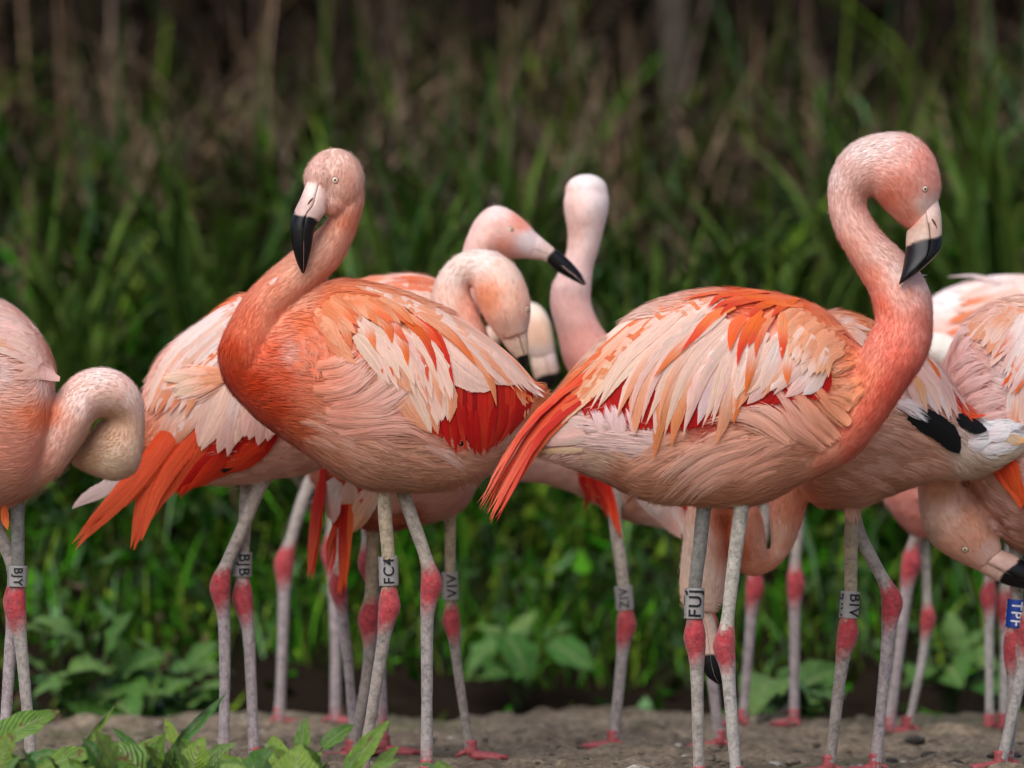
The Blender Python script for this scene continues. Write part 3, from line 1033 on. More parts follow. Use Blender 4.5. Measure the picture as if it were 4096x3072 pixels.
DOCK_MESH = [leaf_mesh(10 + i, ratio=0.40 + 0.05 * (i % 3), fold=0.25 + 0.12 * (i % 2), droop=[0.3, 0.7, 1.0, 0.15][i % 4], wavy=0.10 + 0.05 * (i % 3)) for i in range(6)]
for m_ in DOCK_MESH: m_.materials.append(M['dock'])
DOCK_FAR = [m_.copy() for m_ in DOCK_MESH]
for m_ in DOCK_FAR: m_.materials.clear(); m_.materials.append(M['dock_far'])

def dock_plant(name, base, leaves, label, cat='plant', group=None, far=False):
    """leaves: (px_tip, py_tip, depth offset of tip, px_root, py_root, width scale, roll)"""
    root = empty(name, base)
    tag(root, label, cat, group)
    for k, (tx, ty, tdz, rx, ry, rdz, ws, roll) in enumerate(leaves):
        a = W(rx, ry, base[1] + rdz); b = W(tx, ty, base[1] + tdz)
        ax = b - a; L = ax.length
        up = Vector((0, -0.45, 0.9)); yv = ax.normalized(); xv = yv.cross(up).normalized(); zv = xv.cross(yv)
        R = Matrix((xv, yv, zv)).transposed() @ Matrix.Rotation(roll, 3, 'Y')
        me = (DOCK_FAR if far else DOCK_MESH)[(k * 5 + int(tx)) % 6]
        o = bpy.data.objects.new('leaf', me); COL.objects.link(o); o.parent = root
        o.matrix_parent_inverse = Matrix.Translation(-root.location)
        o.matrix_basis = Matrix.Translation(a) @ R.to_4x4() @ Matrix.Diagonal((L * ws, L, L * 0.8, 1))
        # stalk from the crown of the plant to the leaf
        g = Vector(base); p1 = a
        if (p1 - g).length > 0.02:
            vs_, m = [], 6
            for i in range(6):
                f = i / 5; c = g.lerp(p1, f) + Vector((0, 0, 0.25 * (p1 - g).length * math.sin(f * math.pi) * 0.3))
                for j in range(m):
                    an = 2 * math.pi * j / m; rr = 0.0030 - 0.0012 * f
                    vs_.append((c.x + rr * math.cos(an), c.y + rr * math.sin(an) * 0.8, c.z + rr * math.sin(an) * 0.5))
            link('stalk', make_mesh('stalk', vs_, ring_faces(6, m)), M['stem'], root)
    return root

def blade_mesh(seed, arch=0.6, n=7, wr=0.022):
    r = np.random.default_rng(seed)
    V, U, F = [], [], []
    x = y = 0.0; z = 0.0; an = r.uniform(0.0, 0.25)
    for i in range(n + 1):
        t = i / n
        w = wr * 0.5 * min(1, t * 4 + 0.5) * (1 - t ** 3) + 0.0006
        for a in (-1, 0, 1):
            V.append((a * w, y, z - abs(a) * 0 + 0.25 * w * abs(a)))
            U.append((t, a, 0))
        an += arch * 2.2 / n * (0.5 + t)
        y += math.sin(an) / n; z += math.cos(an) / n
    for i in range(n):
        for j in range(2):
            k = i * 3 + j
            F.append((k, k + 1, k + 4, k + 3))
    return make_mesh('leaf', V, F, attrs={'vane': ('FLOAT_VECTOR', U)})
BLADES = [blade_mesh(40 + i, arch=[0.25, 0.5, 0.8, 1.1, 0.65, 0.4][i % 6], wr=[0.020, 0.026, 0.030][i % 3]) for i in range(9)]
for m_ in BLADES: m_.materials.append(M['sedge'])

def sedge_clump(px, d, nb, hmin, hmax, label, lean=0.0):
    x = (px - CX) * d / FPX
    base = Vector((x, d, float(terrain_z(x, d))))
    root = empty('sedge_clump', base)
    tag(root, label, 'sedge', 'sedge clumps on the bank')
    for k in range(nb):
        o = bpy.data.objects.new('leaf', BLADES[random.randrange(9)]); COL.objects.link(o); o.parent = root
        L = random.uniform(hmin, hmax)
        az = random.uniform(0, 2 * math.pi); tilt = random.uniform(0, 0.35)
        o.location = (random.gauss(0, 0.05), random.gauss(0, 0.05), -0.02)
        o.rotation_euler = (tilt, lean * random.random(), az)
        o.scale = (L * random.uniform(0.8, 1.3), L, L)
    return root

def blades_stuff(name, label, cat, specs, mat):
    """many loose blades in one mesh: specs (x, y, z0, length, width, azimuth, lean, arch, colour)"""
    V, F, C = [], [], []
    n = 5
    for (x, y, z0, L, w, az, lean, arch, c) in specs:
        off = len(V); ca, sa = math.cos(az), math.sin(az)
        an = lean; px_, pz = 0.0, 0.0
        for i in range(n + 1):
            t = i / n; ww = w * 0.5 * (1 - t ** 2.5) + 0.0005
            bx, by = x + ca * px_, y + sa * px_
            V.append((bx - sa * ww, by + ca * ww, z0 + pz)); V.append((bx + sa * ww, by - ca * ww, z0 + pz))
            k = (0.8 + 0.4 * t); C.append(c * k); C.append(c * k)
            an += arch / n; px_ += math.sin(an) * L / n; pz += math.cos(an) * L / n
        for i in range(n):
            b = off + 2 * i
            F.append((b, b + 1, b + 3, b + 2))
    o = link(name, make_mesh(name, V, F, attrs={'col': ('FLOAT_COLOR', np.array(C))}), mat)
    tag(o, label, cat, kind='stuff')
    return o

def G(*a): return np.array(a)
GREENS = [G(.014, .080, .002), G(.032, .105, .006), G(.085, .135, .012), G(.006, .026, .002), G(.060, .115, .045), G(.058, .080, .012)]
DRY = [G(.13, .082, .050), G(.08, .048, .030), G(.20, .135, .09), G(.04, .026, .018), G(.11, .078, .062)]
def tone(c): return c * R_.choice((0.35, 0.7, 1.1, 1.5, 2.0)) * R_.uniform(0.85, 1.15)
R_ = random.Random(11)
# sedge mass on the bank
sp = []
CROWNS = [(R_.uniform(-900, 5000), R_.uniform(12.3, 15.6), R_.uniform(0.7, 1.15)) for _ in range(150)] + [(R_.uniform(-900, 5000), R_.uniform(14.3, 16.6), R_.uniform(0.8, 1.35)) for _ in range(90)]
for k in range(13000):
    cpx, cd, ch = CROWNS[R_.randrange(240)]
    d = cd + R_.gauss(0, 0.12); px = cpx + R_.gauss(0, 120)
    if 2250 < px < 3250 and d > 13.4 and R_.random() < 0.5: continue
    x = (px - CX) * d / FPX; z = float(terrain_z(x, d))
    dry = 0.07 if d < 13.4 else (0.22 if d < 14.4 else (0.62 if 900 < px < 3300 else 0.42))
    c = GREENS[R_.randrange(6)] if R_.random() > dry else DRY[R_.randrange(5)]
    sp.append((x, d, z - 0.02, ch * R_.uniform(0.4, 0.85), R_.uniform(0.006, 0.022), R_.uniform(0, 6.283), R_.uniform(0, 0.7), R_.uniform(0.9, 2.9), tone(c)))
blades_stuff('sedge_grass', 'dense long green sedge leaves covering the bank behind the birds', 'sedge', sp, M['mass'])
# dry stems rising behind
sp = []
for k in range(700):
    d = R_.uniform(14.4, 16.6); px = R_.uniform(-800, 4900)
    x = (px - CX) * d / FPX; z = float(terrain_z(x, d))
    c = DRY[R_.randrange(5)] if R_.random() < 0.75 else GREENS[R_.randrange(6)]
    sp.append((x, d, z, R_.uniform(0.4, 1.0), R_.uniform(0.004, 0.012), R_.uniform(0, 6.283), R_.uniform(0, 0.45), R_.uniform(-0.3, 1.3), tone(c)))
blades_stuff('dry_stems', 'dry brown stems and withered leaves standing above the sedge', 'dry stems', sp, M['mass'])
# low leafy ground cover on the front of the bank
V, F, C = [], [], []
for k in range(4200):
    d = R_.uniform(10.95, 13.0); px = R_.uniform(-500, 4600); x = (px - CX) * d / FPX
    z = float(terrain_z(x, d)) + R_.random() ** 1.6 * (0.05 + 0.20 * min(1, max(0, (d - 11.0) / 0.8)))
    if d < (11.80 if px > 900 else 11.3) and R_.random() < 0.86: continue
    L = R_.uniform(0.030, 0.085); w = L * R_.uniform(0.3, 0.6); az = R_.uniform(0, 6.283); el = R_.uniform(-0.5, 0.9)
    f = np.array([math.cos(az) * math.cos(el), math.sin(az) * math.cos(el), math.sin(el)])
    s = np.array([-math.sin(az), math.cos(az), 0]); nrm = np.cross(s, f)
    p = np.array([x, d, z]); off = len(V)
    c = tone(GREENS[R_.randrange(6)]) if R_.random() < 0.93 else DRY[R_.randrange(5)] * 0.8
    for (a, b, hh) in ((0, 0, 0), (0.45, -0.5, 0.12), (0.45, 0, 0), (0.45, 0.5, 0.12), (1, 0, -0.12)):
        V.append(p + f * L * a + s * w * b + nrm * L * hh); C.append(c)
    F += [(off, off + 1, off + 2), (off, off + 2, off + 3), (off + 1, off + 4, off + 2), (off + 2, off + 4, off + 3)]
o = link('ground_cover', make_mesh('ground_cover', np.array(V), F, attrs={'col': ('FLOAT_COLOR', np.array(C))}), M['mass'])
tag(o, 'low leafy green ground cover on the front of the bank', 'ground cover', kind='stuff')
# fine grass through the ground cover
sp = []
for k in range(8000):
    d = R_.uniform(11.72, 13.3); px = R_.uniform(-500, 4600); x = (px - CX) * d / FPX; z = float(terrain_z(x, d))
    sp.append((x, d, z, R_.uniform(0.06, 0.20), R_.uniform(0.003, 0.007), R_.uniform(0, 6.283), R_.uniform(0, 0.6), R_.uniform(0.2, 1.4), tone(GREENS[R_.choice((0, 1, 1, 2, 4, 5))]) * 1.45))
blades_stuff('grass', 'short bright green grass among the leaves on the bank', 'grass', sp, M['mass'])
# dark hedge closing the view
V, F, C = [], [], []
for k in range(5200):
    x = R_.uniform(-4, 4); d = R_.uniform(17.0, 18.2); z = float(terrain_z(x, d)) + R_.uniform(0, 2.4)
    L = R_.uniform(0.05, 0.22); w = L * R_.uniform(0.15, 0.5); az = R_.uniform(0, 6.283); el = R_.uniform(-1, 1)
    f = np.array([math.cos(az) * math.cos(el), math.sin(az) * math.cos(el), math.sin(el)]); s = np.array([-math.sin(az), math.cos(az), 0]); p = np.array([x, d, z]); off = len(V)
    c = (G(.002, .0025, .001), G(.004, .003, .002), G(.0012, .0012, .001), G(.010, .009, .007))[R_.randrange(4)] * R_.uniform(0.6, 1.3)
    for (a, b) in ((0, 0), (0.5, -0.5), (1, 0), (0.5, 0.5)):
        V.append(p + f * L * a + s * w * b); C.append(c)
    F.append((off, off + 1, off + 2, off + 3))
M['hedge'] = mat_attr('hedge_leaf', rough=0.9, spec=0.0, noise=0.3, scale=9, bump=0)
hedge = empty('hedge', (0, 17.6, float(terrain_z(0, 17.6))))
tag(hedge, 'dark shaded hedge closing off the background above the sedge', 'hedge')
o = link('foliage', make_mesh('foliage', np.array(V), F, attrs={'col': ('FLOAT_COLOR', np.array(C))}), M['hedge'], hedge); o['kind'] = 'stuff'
V, F, C = [], [], []
for k in range(60):
    x = R_.uniform(-4, 4); d = R_.uniform(17.2, 18.0); z0 = float(terrain_z(x, d)); off = len(V)
    for i in range(6):
        for j in range(6):
            a = 2 * math.pi * j / 6; r = 0.007 * (1 - i / 8)
            V.append((x + 0.05 * math.sin(i * 1.3 + k) + r * math.cos(a), d + r * math.sin(a), z0 + i * 0.46)); C.append(G(.010, .008, .006))
    F += ring_faces(6, 6, off)
link('stems', make_mesh('stems', np.array(V), F, attrs={'col': ('FLOAT_COLOR', np.array(C))}), M['hedge'], hedge)
# ------------------------------------------------------------------ the flock (control outlines in photograph pixels at each bird's own distance)
PEACH, TAN, PALE, ORG, RED = (240, 178, 150), (222, 164, 132), (246, 212, 198), (238, 112, 58), (206, 34, 24)

# A: bird in the middle left, head turned to the camera
A = Bird('coral pink flamingo with head turned, broken grey FC ring on its leg', 9.0,
  torso=[(884,1425,890,1490,.9),(922,1375,935,1572,.8),(1000,1310,1012,1658,.72),(1100,1230,1115,1738,.66),(1220,1160,1240,1825,.62),(1330,1118,1360,1905,.6),(1450,1125,1470,1955,.6),
         (1560,1148,1600,1968,.6),(1680,1190,1740,1965,.6),(1817,1252,1850,1935,.6),(1953,1347,1950,1885,.6),(2054,1429,2020,1815,.55),(2122,1503,2090,1740,.5),(2172,1572,2150,1650,.5)],
  neck=[(1330,740,1440,690,1,-35),(1330,830,1457,775,1,-28),(1296,898,1442,862,1,-20),(1240,950,1412,950,1,-12),(1165,1012,1362,1050,1,-8),(1071,1090,1292,1128,1,-8),(990,1171,1212,1198,1,-20),
        (929,1266,1152,1265,.95,-30),(881,1368,1128,1345,.9,-30),(871,1425,1140,1420,.85,-20),(888,1500,1170,1470,.75,-10),(935,1580,1240,1540,.7,0),(1000,1635,1330,1590,.7,0)],
  blobs=[(1339,722,119,129,98,-45,0),(1280,712,64,72,66,-92,0),(1262,790,50,66,46,-118,-15),(1330,800,62,62,62,-70,0)],
  legs=[dict(pts=[(1535,1900),(1540,2060),(1552,2200),(1557,2330),(1552,2420),(1535,2560),(1505,2740)], knee=4.0, foot=1445, tint='tan', ring=(2226,2342,'FC4','grey',True,0,True)),
        dict(pts=[(1590,1900),(1640,2050),(1690,2190),(1718,2290),(1718,2360),(1708,2500),(1708,2760)], knee=3.7, foot=1706, tint='grey', dz=60)],
  face=-1, vox=0.0027,
  cols=[(1340,620,(246,202,183)),(1260,660,(244,198,181)),(1300,720,(240,192,171)),(1400,720,(242,182,157)),(1370,830,(242,176,147)),(1440,700,(244,194,173)),(1250,770,(234,206,191)),(1310,780,(238,194,175)),(1390,880,(232,150,115)),
        (1300,980,(242,180,151)),(1200,1080,(244,180,149)),(1380,950,(244,176,147)),(1100,1180,(242,159,125)),(1190,1190,(246,167,133)),(1000,1300,(234,129,91)),(1090,1300,(242,149,113)),(930,1400,(216,84,44)),(1060,1400,(228,108,72)),
        (920,1500,(200,66,30)),(1000,1540,(204,66,26)),(1100,1500,(226,104,66)),(1140,1410,(240,170,146)),(1080,1640,(206,76,36)),(1170,1700,(208,104,64)),(1220,1560,(230,134,98)),(1260,1640,(224,142,108)),
        (1300,1230,(246,127,77)),(1200,1300,(244,129,83)),(1400,1180,(248,139,87)),(1280,1400,(238,146,112)),(1400,1330,(240,160,124)),(1500,1250,(246,149,93)),(1300,1750,(216,154,122)),(1450,1800,(214,160,130)),(1600,1830,(220,168,138)),
        (1500,1600,(232,178,150)),(1600,1500,(240,190,166)),(1700,1350,(242,180,150)),(1850,1500,(242,190,166)),(1900,1700,(206,60,34)),(1800,1650,(206,40,26)),(1950,1600,(210,52,30)),(1800,1880,(224,172,142)),(1920,1860,(228,176,150)),
        (1560,1940,(196,146,116)),(1700,1940,(206,152,120)),(2050,1500,(240,160,120)),(2120,1580,(240,150,100)),(1600,1200,(248,169,127)),(2000,1750,(232,190,168))])
A.fuzz(66000, exclude=[(1195,735,1300,900),(1450,1240,1960,1680),(1700,1330,2130,1760)])
A.bill([(1222,742,1306,806,.8,-125),(1203,790,1300,852,.85,-135),(1181,836,1284,874,.9,-145),(1166,880,1266,902,.9,-152),(1163,920,1256,928,.9,-158),(1168,976,1246,990,.9,-160),(1179,1024,1236,1032,.9,-160),(1192,1062,1227,1066,.9,-158),(1209,1094,1218,1092,1,-155)],
       black=2.25, split=[.5,.5,.44,.5,.55,.6,.62,.65,.5], pale=(206,172,162))
A.nostril([(1232,818),(1240,806),(1252,792)], r=4)
A.eye(1340,720, r=10.5, pup=3.0)

# B: the bird on the right in front, bill tucked to its neck
B = Bird('large pink flamingo curling its bill down to its neck, grey FUJ ring', 8.85,
  torso=[(3520,1570,3525,1640,.8),(3470,1430,3450,1780,.75),(3400,1345,3330,1872,.68),(3300,1245,3200,1938,.64),(3150,1185,3060,2008,.6),(2985,1158,2930,2030,.6),(2850,1154,2780,2022,.6),
         (2720,1174,2650,2015,.6),(2600,1213,2540,1985,.6),(2500,1275,2440,1935,.6),(2400,1364,2330,1888,.58),(2310,1462,2240,1853,.55),(2240,1552,2180,1828,.5),(2190,1630,2132,1803,.5)],
  neck=[(3752,812,3640,922,.8),(3764,745,3590,885,.9),(3752,668,3545,842,.95),(3715,595,3512,806),(3645,540,3487,785),(3552,530,3478,781),(3455,550,3474,786),(3375,602,3470,795),(3325,690,3468,806),
        (3311,780,3470,830),(3322,870,3488,872),(3350,950,3530,932),(3395,1030,3590,988),(3440,1105,3642,1042),(3478,1175,3690,1100,1,-10),(3498,1250,3724,1180,1,-15),(3496,1300,3732,1290,1,-25),(3470,1350,3725,1372,.95,-40),
        (3435,1420,3697,1448,.9,-60),(3400,1500,3650,1521,.85,-75),(3360,1600,3592,1602,.8,-85),(3280,1720,3520,1708,.75,-80),(3180,1830,3420,1826,.7,-60),(3050,1880,3250,1912,.7,-30)],
  legs=[dict(pts=[(2830,1930),(2812,2060),(2800,2180),(2784,2310),(2775,2440),(2785,2545),(2788,2690)], knee=5.0, foot=2797, tint='dark', ring=(2352,2474,'FUJ','grey',True,0)),
        dict(pts=[(2985,1930),(2960,2080),(2938,2240),(2915,2440),(2903,2580),(2915,2720)], knee=4.0, foot=2948, tint='pale', dz=-30)],
  face=1, vox=0.0027,
  cols=[(3550,560,(248,214,202)),(3450,590,(248,216,204)),(3620,600,(244,194,178)),(3690,650,(236,166,146)),(3740,720,(234,166,148)),(3620,760,(232,152,128)),(3560,800,(226,138,108)),(3640,860,(222,144,118)),(3710,820,(226,186,170)),(3730,850,(226,196,180)),
        (3340,700,(246,208,196)),(3420,700,(232,190,174)),(3460,760,(228,172,152)),(3340,850,(244,194,178)),(3450,900,(244,190,172)),(3400,1000,(242,174,150)),(3520,1000,(246,196,178)),(3480,1110,(240,154,126)),(3600,1080,(246,204,188)),(3520,1220,(238,132,102)),
        (3600,1180,(244,178,158)),(3690,1160,(240,184,168)),(3560,1300,(238,140,116)),(3680,1300,(226,138,118)),(3480,1400,(240,150,126)),(3600,1420,(232,120,96)),(3550,1550,(228,104,80)),(3620,1520,(222,104,84)),(3450,1500,(236,140,104)),
        (3480,1640,(226,108,82)),(3400,1720,(228,124,96)),(3420,1800,(220,118,94)),(3300,1840,(220,142,112)),(3380,1600,(236,150,108)),(3300,1760,(230,166,132)),(3200,1850,(222,164,132)),(3060,1900,(222,162,130)),(3000,1780,(232,172,138)),(2900,1880,(224,168,138)),
        (3300,1350,(240,142,92)),(3400,1420,(238,146,98)),(3200,1230,(240,116,62)),(3000,1180,(240,102,58)),(2850,1180,(244,170,138)),(2600,1260,(246,200,180)),(2420,1400,(246,196,172)),(2700,1210,(246,190,166)),(3200,1450,(244,184,150)),(3350,1550,(240,160,116)),(3250,1600,(238,160,118)),(3000,1450,(244,206,190)),(2800,1400,(246,206,188)),(2600,1450,(246,196,170)),
        (2450,1500,(246,190,160)),(2500,1650,(205,28,24)),(2700,1650,(205,28,24)),(2850,1640,(205,30,28)),(3050,1600,(205,30,28)),(2350,1700,(230,186,172)),(2450,1720,(232,190,176)),(2300,1780,(228,186,168)),(2200,1780,(230,190,174)),(2420,1850,(216,182,156)),(2600,1850,(230,176,142)),(2700,1780,(236,180,146)),
        (2800,1980,(206,148,114)),(2650,1960,(210,152,118)),(2950,1990,(206,146,112)),(2500,1930,(198,136,104)),(2300,1500,(240,150,100)),(2200,1600,(220,66,42))])
B.fuzz(66000, exclude=[(3650,800,3790,1160),(2440,1270,3280,1670)])
B.bill([(3752,800,3638,916,.75,-10),(3764,850,3628,925,.72,-35),(3768,900,3624,950,.7,-65),(3768,955,3622,1000,.68,-95),(3756,1005,3614,1055,.66,-125),(3715,1052,3606,1095,.66,-145),(3672,1090,3598,1125,.66,-150),(3625,1122,3594,1140,.7,-146)],
       black=2.6, split=[.42,.40,.36,.32,.30,.34,.40,.5], pale=(190,158,142))
B.nostril([(3728,876),(3736,890),(3746,912)], r=5)
B.eye(3699,755, r=10, pup=3.0)

# C: pale bird cut by the frame edge
C = Bird('pale pink flamingo cut by the photo edge, neck looped and head tucked back', 8.98,
  torso=[(215,1450,210,1640,.8),(180,1365,195,1800,.75),(118,1282,150,1955,.66),(0,1200,30,2030,.62),(-150,1170,-120,2050,.6),(-350,1250,-330,2000,.6),(-550,1450,-550,1900,.6),(-700,1600,-700,1750,.5)],
  neck=[(285,1858,300,1800,.9,80),(330,1882,340,1760,.9,75),(390,1908,368,1720,.9,70),(470,1923,398,1688,.9,60),(545,1882,414,1676,.95,48),(573,1790,418,1672,.95,30),(580,1690,416,1670,.95,10),(572,1605,408,1670,1,-10),(540,1537,396,1672,1,-25),(480,1487,384,1678,1,-35),
        (400,1470,368,1698,1,-40),(322,1489,350,1740,1,-42),(265,1530,325,1782,.95,-42),(205,1600,290,1832,.9,-40),(140,1662,235,1900,.85,-30),(50,1680,150,1955,.8,-20),(-70,1690,60,1985,.75,0)],
  legs=[dict(pts=[(72,1930),(70,2060),(72,2200),(72,2310),(68,2420),(82,2560),(98,2720)], knee=4.0, foot=132, tint='dark', ring=(2263,2346,'BJY','grey',False,8)),
        dict(pts=[(-90,1960),(-20,2100),(45,2250),(62,2400),(45,2560),(35,2700)], knee=3.0, foot=8, tint='mauve', dz=90)],
  face=1, vox=0.003,
  cols=[(0,1250,(240,200,183)),(100,1320,(238,190,169)),(180,1420,(238,172,143)),(200,1520,(242,206,191)),(30,1500,(240,206,193)),(100,1600,(240,190,167)),(130,1640,(238,150,107)),(180,1650,(238,140,95)),(410,1500,(248,214,201)),(540,1600,(244,208,191)),(430,1600,(226,186,165)),(470,1680,(206,160,127)),
        (320,1600,(244,206,191)),(230,1750,(236,184,163)),(150,1800,(230,162,137)),(50,1800,(232,164,137)),(450,1850,(214,184,153)),(540,1830,(226,192,163)),(350,1830,(200,160,125)),(100,1950,(214,158,129)),(0,2010,(206,150,119)),(430,1720,(224,184,149))])
C.fuzz(36000)

# D: bird behind A, tail to the lower left
D = Bird('flamingo with orange tail behind the turned-head bird, grey BJB ring', 9.3,
  torso=[(1440,1400,1440,1650,.7),(1370,1290,1370,1800,.62),(1250,1220,1250,1890,.6),(1100,1172,1100,1918,.58),(950,1182,960,1940,.58),(800,1285,830,1940,.56),(690,1365,745,1920,.55),(620,1450,665,1890,.52),(572,1560,605,1840,.5),(545,1690,560,1800,.5)],
  neck=[(1690,1600,1740,1680),(1640,1550,1720,1700),(1560,1560,1660,1680),(1540,1640,1660,1640,1,0),(1600,1800,1700,1700),(1700,1800,1720,1680),(1740,1640,1620,1640),(1700,1450,1590,1520),(1600,1350,1520,1520),(1450,1350,1450,1600),(1350,1400,1350,1650)],
  legs=[dict(pts=[(1080,1880),(1030,1970),(963,2129),(905,2260),(886,2345),(896,2500),(899,2700)], knee=4.0, foot=894, tint='mauve'),
        dict(pts=[(990,1880),(985,2000),(978,2120),(970,2260),(976,2390),(996,2560),(1006,2760)], knee=4.0, foot=1018, tint='mauve', dz=60, ring=(2208,2306,'BJB','grey',False,14))],
  face=1, vox=0.0033,
  cols=[(640,1450,(238,186,164)),(800,1350,(246,206,192)),(900,1220,(240,130,76)),(900,1350,(246,206,190)),(750,1550,(244,196,172)),(850,1600,(248,216,206)),(700,1700,(238,170,140)),(900,1900,(208,160,138)),(1100,1880,(206,156,136)),(800,1900,(204,150,124)),(1200,1500,(240,190,170)),(600,1750,(236,150,110)),(700,1850,(230,80,40))])
D.fuzz(9000)

# E: bird behind A, neck looped above A's back
E = Bird('peach flamingo looping its neck behind the turned-head bird, grey VIV ring', 9.5,
  torso=[(1935,1720,1950,1900,.7),(1870,1500,1915,1940,.66),(1790,1400,1850,2035,.62),(1690,1380,1740,2085,.6),(1580,1420,1600,2118,.6),(1470,1500,1470,2120,.58),(1370,1600,1390,2080,.55),(1290,1740,1300,1990,.5),(1250,1830,1255,1920,.5)],
  neck=[(2112,1330,2005,1362,.8,-60),(2124,1230,1948,1290,.9,-55),(2105,1140,1916,1228,.95,-45),(2060,1060,1899,1173,1,-35),(1986,1008,1889,1142,1,-25),(1910,996,1885,1140,1,-10),(1840,1012,1882,1144,1,0),(1780,1060,1880,1152,1,10),(1740,1125,1882,1172,1,15),
        (1724,1200,1897,1208,1,18),(1735,1280,1925,1272,1,15),(1760,1380,1960,1362,1,5),(1795,1500,1985,1480,.9),(1780,1650,1960,1650,.8)],
  legs=[dict(pts=[(1500,2040),(1492,2140),(1486,2320),(1479,2470),(1470,2690)], knee=3.0, foot=1405, tint='tan', footdir=3.6),
        dict(pts=[(1805,1960),(1802,2080),(1800,2220),(1800,2350),(1810,2480),(1833,2690)], knee=4.0, foot=1884, tint='tan', ring=(2288,2398,'VIV','grey',True,12), k=.86)],
  face=1, vox=0.0033,
  cols=[(1920,1020,(250,218,203)),(1800,1080,(248,212,195)),(2040,1080,(246,206,185)),(1780,1200,(246,196,173)),(1860,1250,(240,172,143)),(2060,1200,(240,186,157)),(1950,1200,(230,148,105)),(2090,1240,(240,186,159)),(2050,1320,(230,180,153)),(2100,1330,(226,186,165)),
        (1850,1350,(242,182,157)),(1700,1900,(236,186,167)),(1800,2000,(220,172,153)),(1600,2000,(226,180,163)),(1650,2070,(168,80,47)),(1500,2100,(170,86,53)),(1400,1900,(230,126,87)),(1330,2030,(236,186,163))])
E.fuzz(18000)
E.bill([(2110,1325,2006,1362,.6,-60),(2112,1360,2028,1395,.6,-62),(2114,1400,2055,1425,.6,-62),(2113,1430,2075,1445,.6,-60),(2105,1470,2085,1478,.6,-58),(2090,1520,2080,1520,.6,-55)], black=2.35, split=.35, pale=(206,172,148))
E.eye(2109,1236, r=9, pup=2.6)

# F: further back, head in profile to the right
F = Bird('flamingo in profile facing right, straight black tipped bill, standing further back', 9.64,
  torso=[(1900,1280,1890,1480,.8),(1830,1170,1800,1620,.66),(1739,1112,1740,1720,.6),(1647,1093,1650,1760,.6),(1566,1097,1560,1780,.6),(1437,1119,1440,1780,.6),(1300,1230,1310,1740,.58),(1170,1390,1190,1650,.5),(1090,1520,1100,1600,.5)],
  neck=[(2160,950,2125,1036,.8),(2110,892,2060,1036,.85),(2044,840,1992,1042,.85),(1975,822,1950,1052,.9),(1910,866,1962,1062),(1868,945,1968,1066),(1846,1020,1955,1085),(1832,1120,1938,1140),(1820,1250,1925,1250),(1800,1400,1900,1400)],
  legs=[dict(pts=[(1490,1700),(1468,2050),(1468,2150),(1474,2250),(1500,2400),(1520,2600)], knee=3.0, foot=1536, tint='mauve', k=.95),
        dict(pts=[(1400,1700),(1380,2050),(1358,2250),(1358,2340),(1372,2480),(1392,2650)], knee=3.0, foot=1424, tint='mauve', dz=60, k=.95)],
  face=1, vox=0.004,
  cols=[(1990,840,(246,208,196)),(1900,950,(240,196,180)),(2000,920,(240,184,166)),(2010,990,(226,146,118)),(2090,890,(240,150,124)),(2110,960,(236,212,204)),(1980,1010,(236,176,156)),(1600,1120,(246,190,168)),(1500,1150,(240,150,110)),(1700,1150,(242,176,150)),(1500,1600,(236,180,156))])
F.fuzz(4000)
F.bill([(2160,945,2122,1036,.75),(2195,975,2160,1040,.7),(2222,996,2188,1050,.7),(2273,1036,2228,1085,.65),(2318,1086,2285,1118,.65),(2346,1136,2334,1142,.7)], black=1.75, split=.55, pale=(214,184,170))
F.eye(2045,917, r=7, pup=2.4)

# G: upright neck seen from behind
G_ = Bird('flamingo with upright neck, head turned away, behind the large front bird', 9.82,
  torso=[(1925,1800,1930,1890,.7),(2010,1720,2020,1925,.62),(2150,1640,2170,1935,.58),(2300,1480,2320,1985,.56),(2450,1420,2460,2065,.55),(2580,1500,2580,2100,.55),(2680,1650,2680,2110,.5),(2760,1850,2745,2080,.5)],
  neck=[(2270,745,2424,745,1,20),(2255,800,2436,800,1.1,10),(2258,855,2430,855,1.1,5),(2270,930,2410,940),(2264,1010,2392,1010),(2238,1080,2372,1080),(2207,1140,2366,1148),(2200,1200,2364,1205),(2206,1255,2385,1270),(2230,1340,2425,1335),(2256,1450,2480,1400),(2320,1560,2540,1480)],
  blobs=[(2300,830,44,70,60,60,0),(2346,762,86,66,84,16,0)],
  legs=[dict(pts=[(2450,1930),(2463,2111),(2481,2240),(2497,2380),(2500,2495),(2482,2690)], knee=4.0, foot=2452, tint='grey', footdir=3.9, dz=-110, ring=(2343,2440,'ZIV','grey',True,-6)),
        dict(pts=[(2780,2000),(2800,2200),(2815,2400),(2825,2490),(2845,2680)], knee=3.0, foot=2880, tint='mauve', dz=-100, footdir=3.9)],
  face=-1, vox=0.0035,
  cols=[(2347,710,(250,222,214)),(2280,800,(240,196,180)),(2400,800,(246,214,204)),(2290,930,(226,180,162)),(2370,950,(238,206,194)),(2300,1100,(238,198,186)),(2280,1250,(240,184,168)),(2350,1350,(236,164,146)),(2300,1450,(236,160,142)),(2200,1900,(214,168,148)),(2050,1900,(220,178,160)),(2500,2050,(196,140,116)),(2680,2060,(244,220,214)),(2620,2080,(226,190,176)),(2740,2000,(230,90,50))])
G_.fuzz(5000)

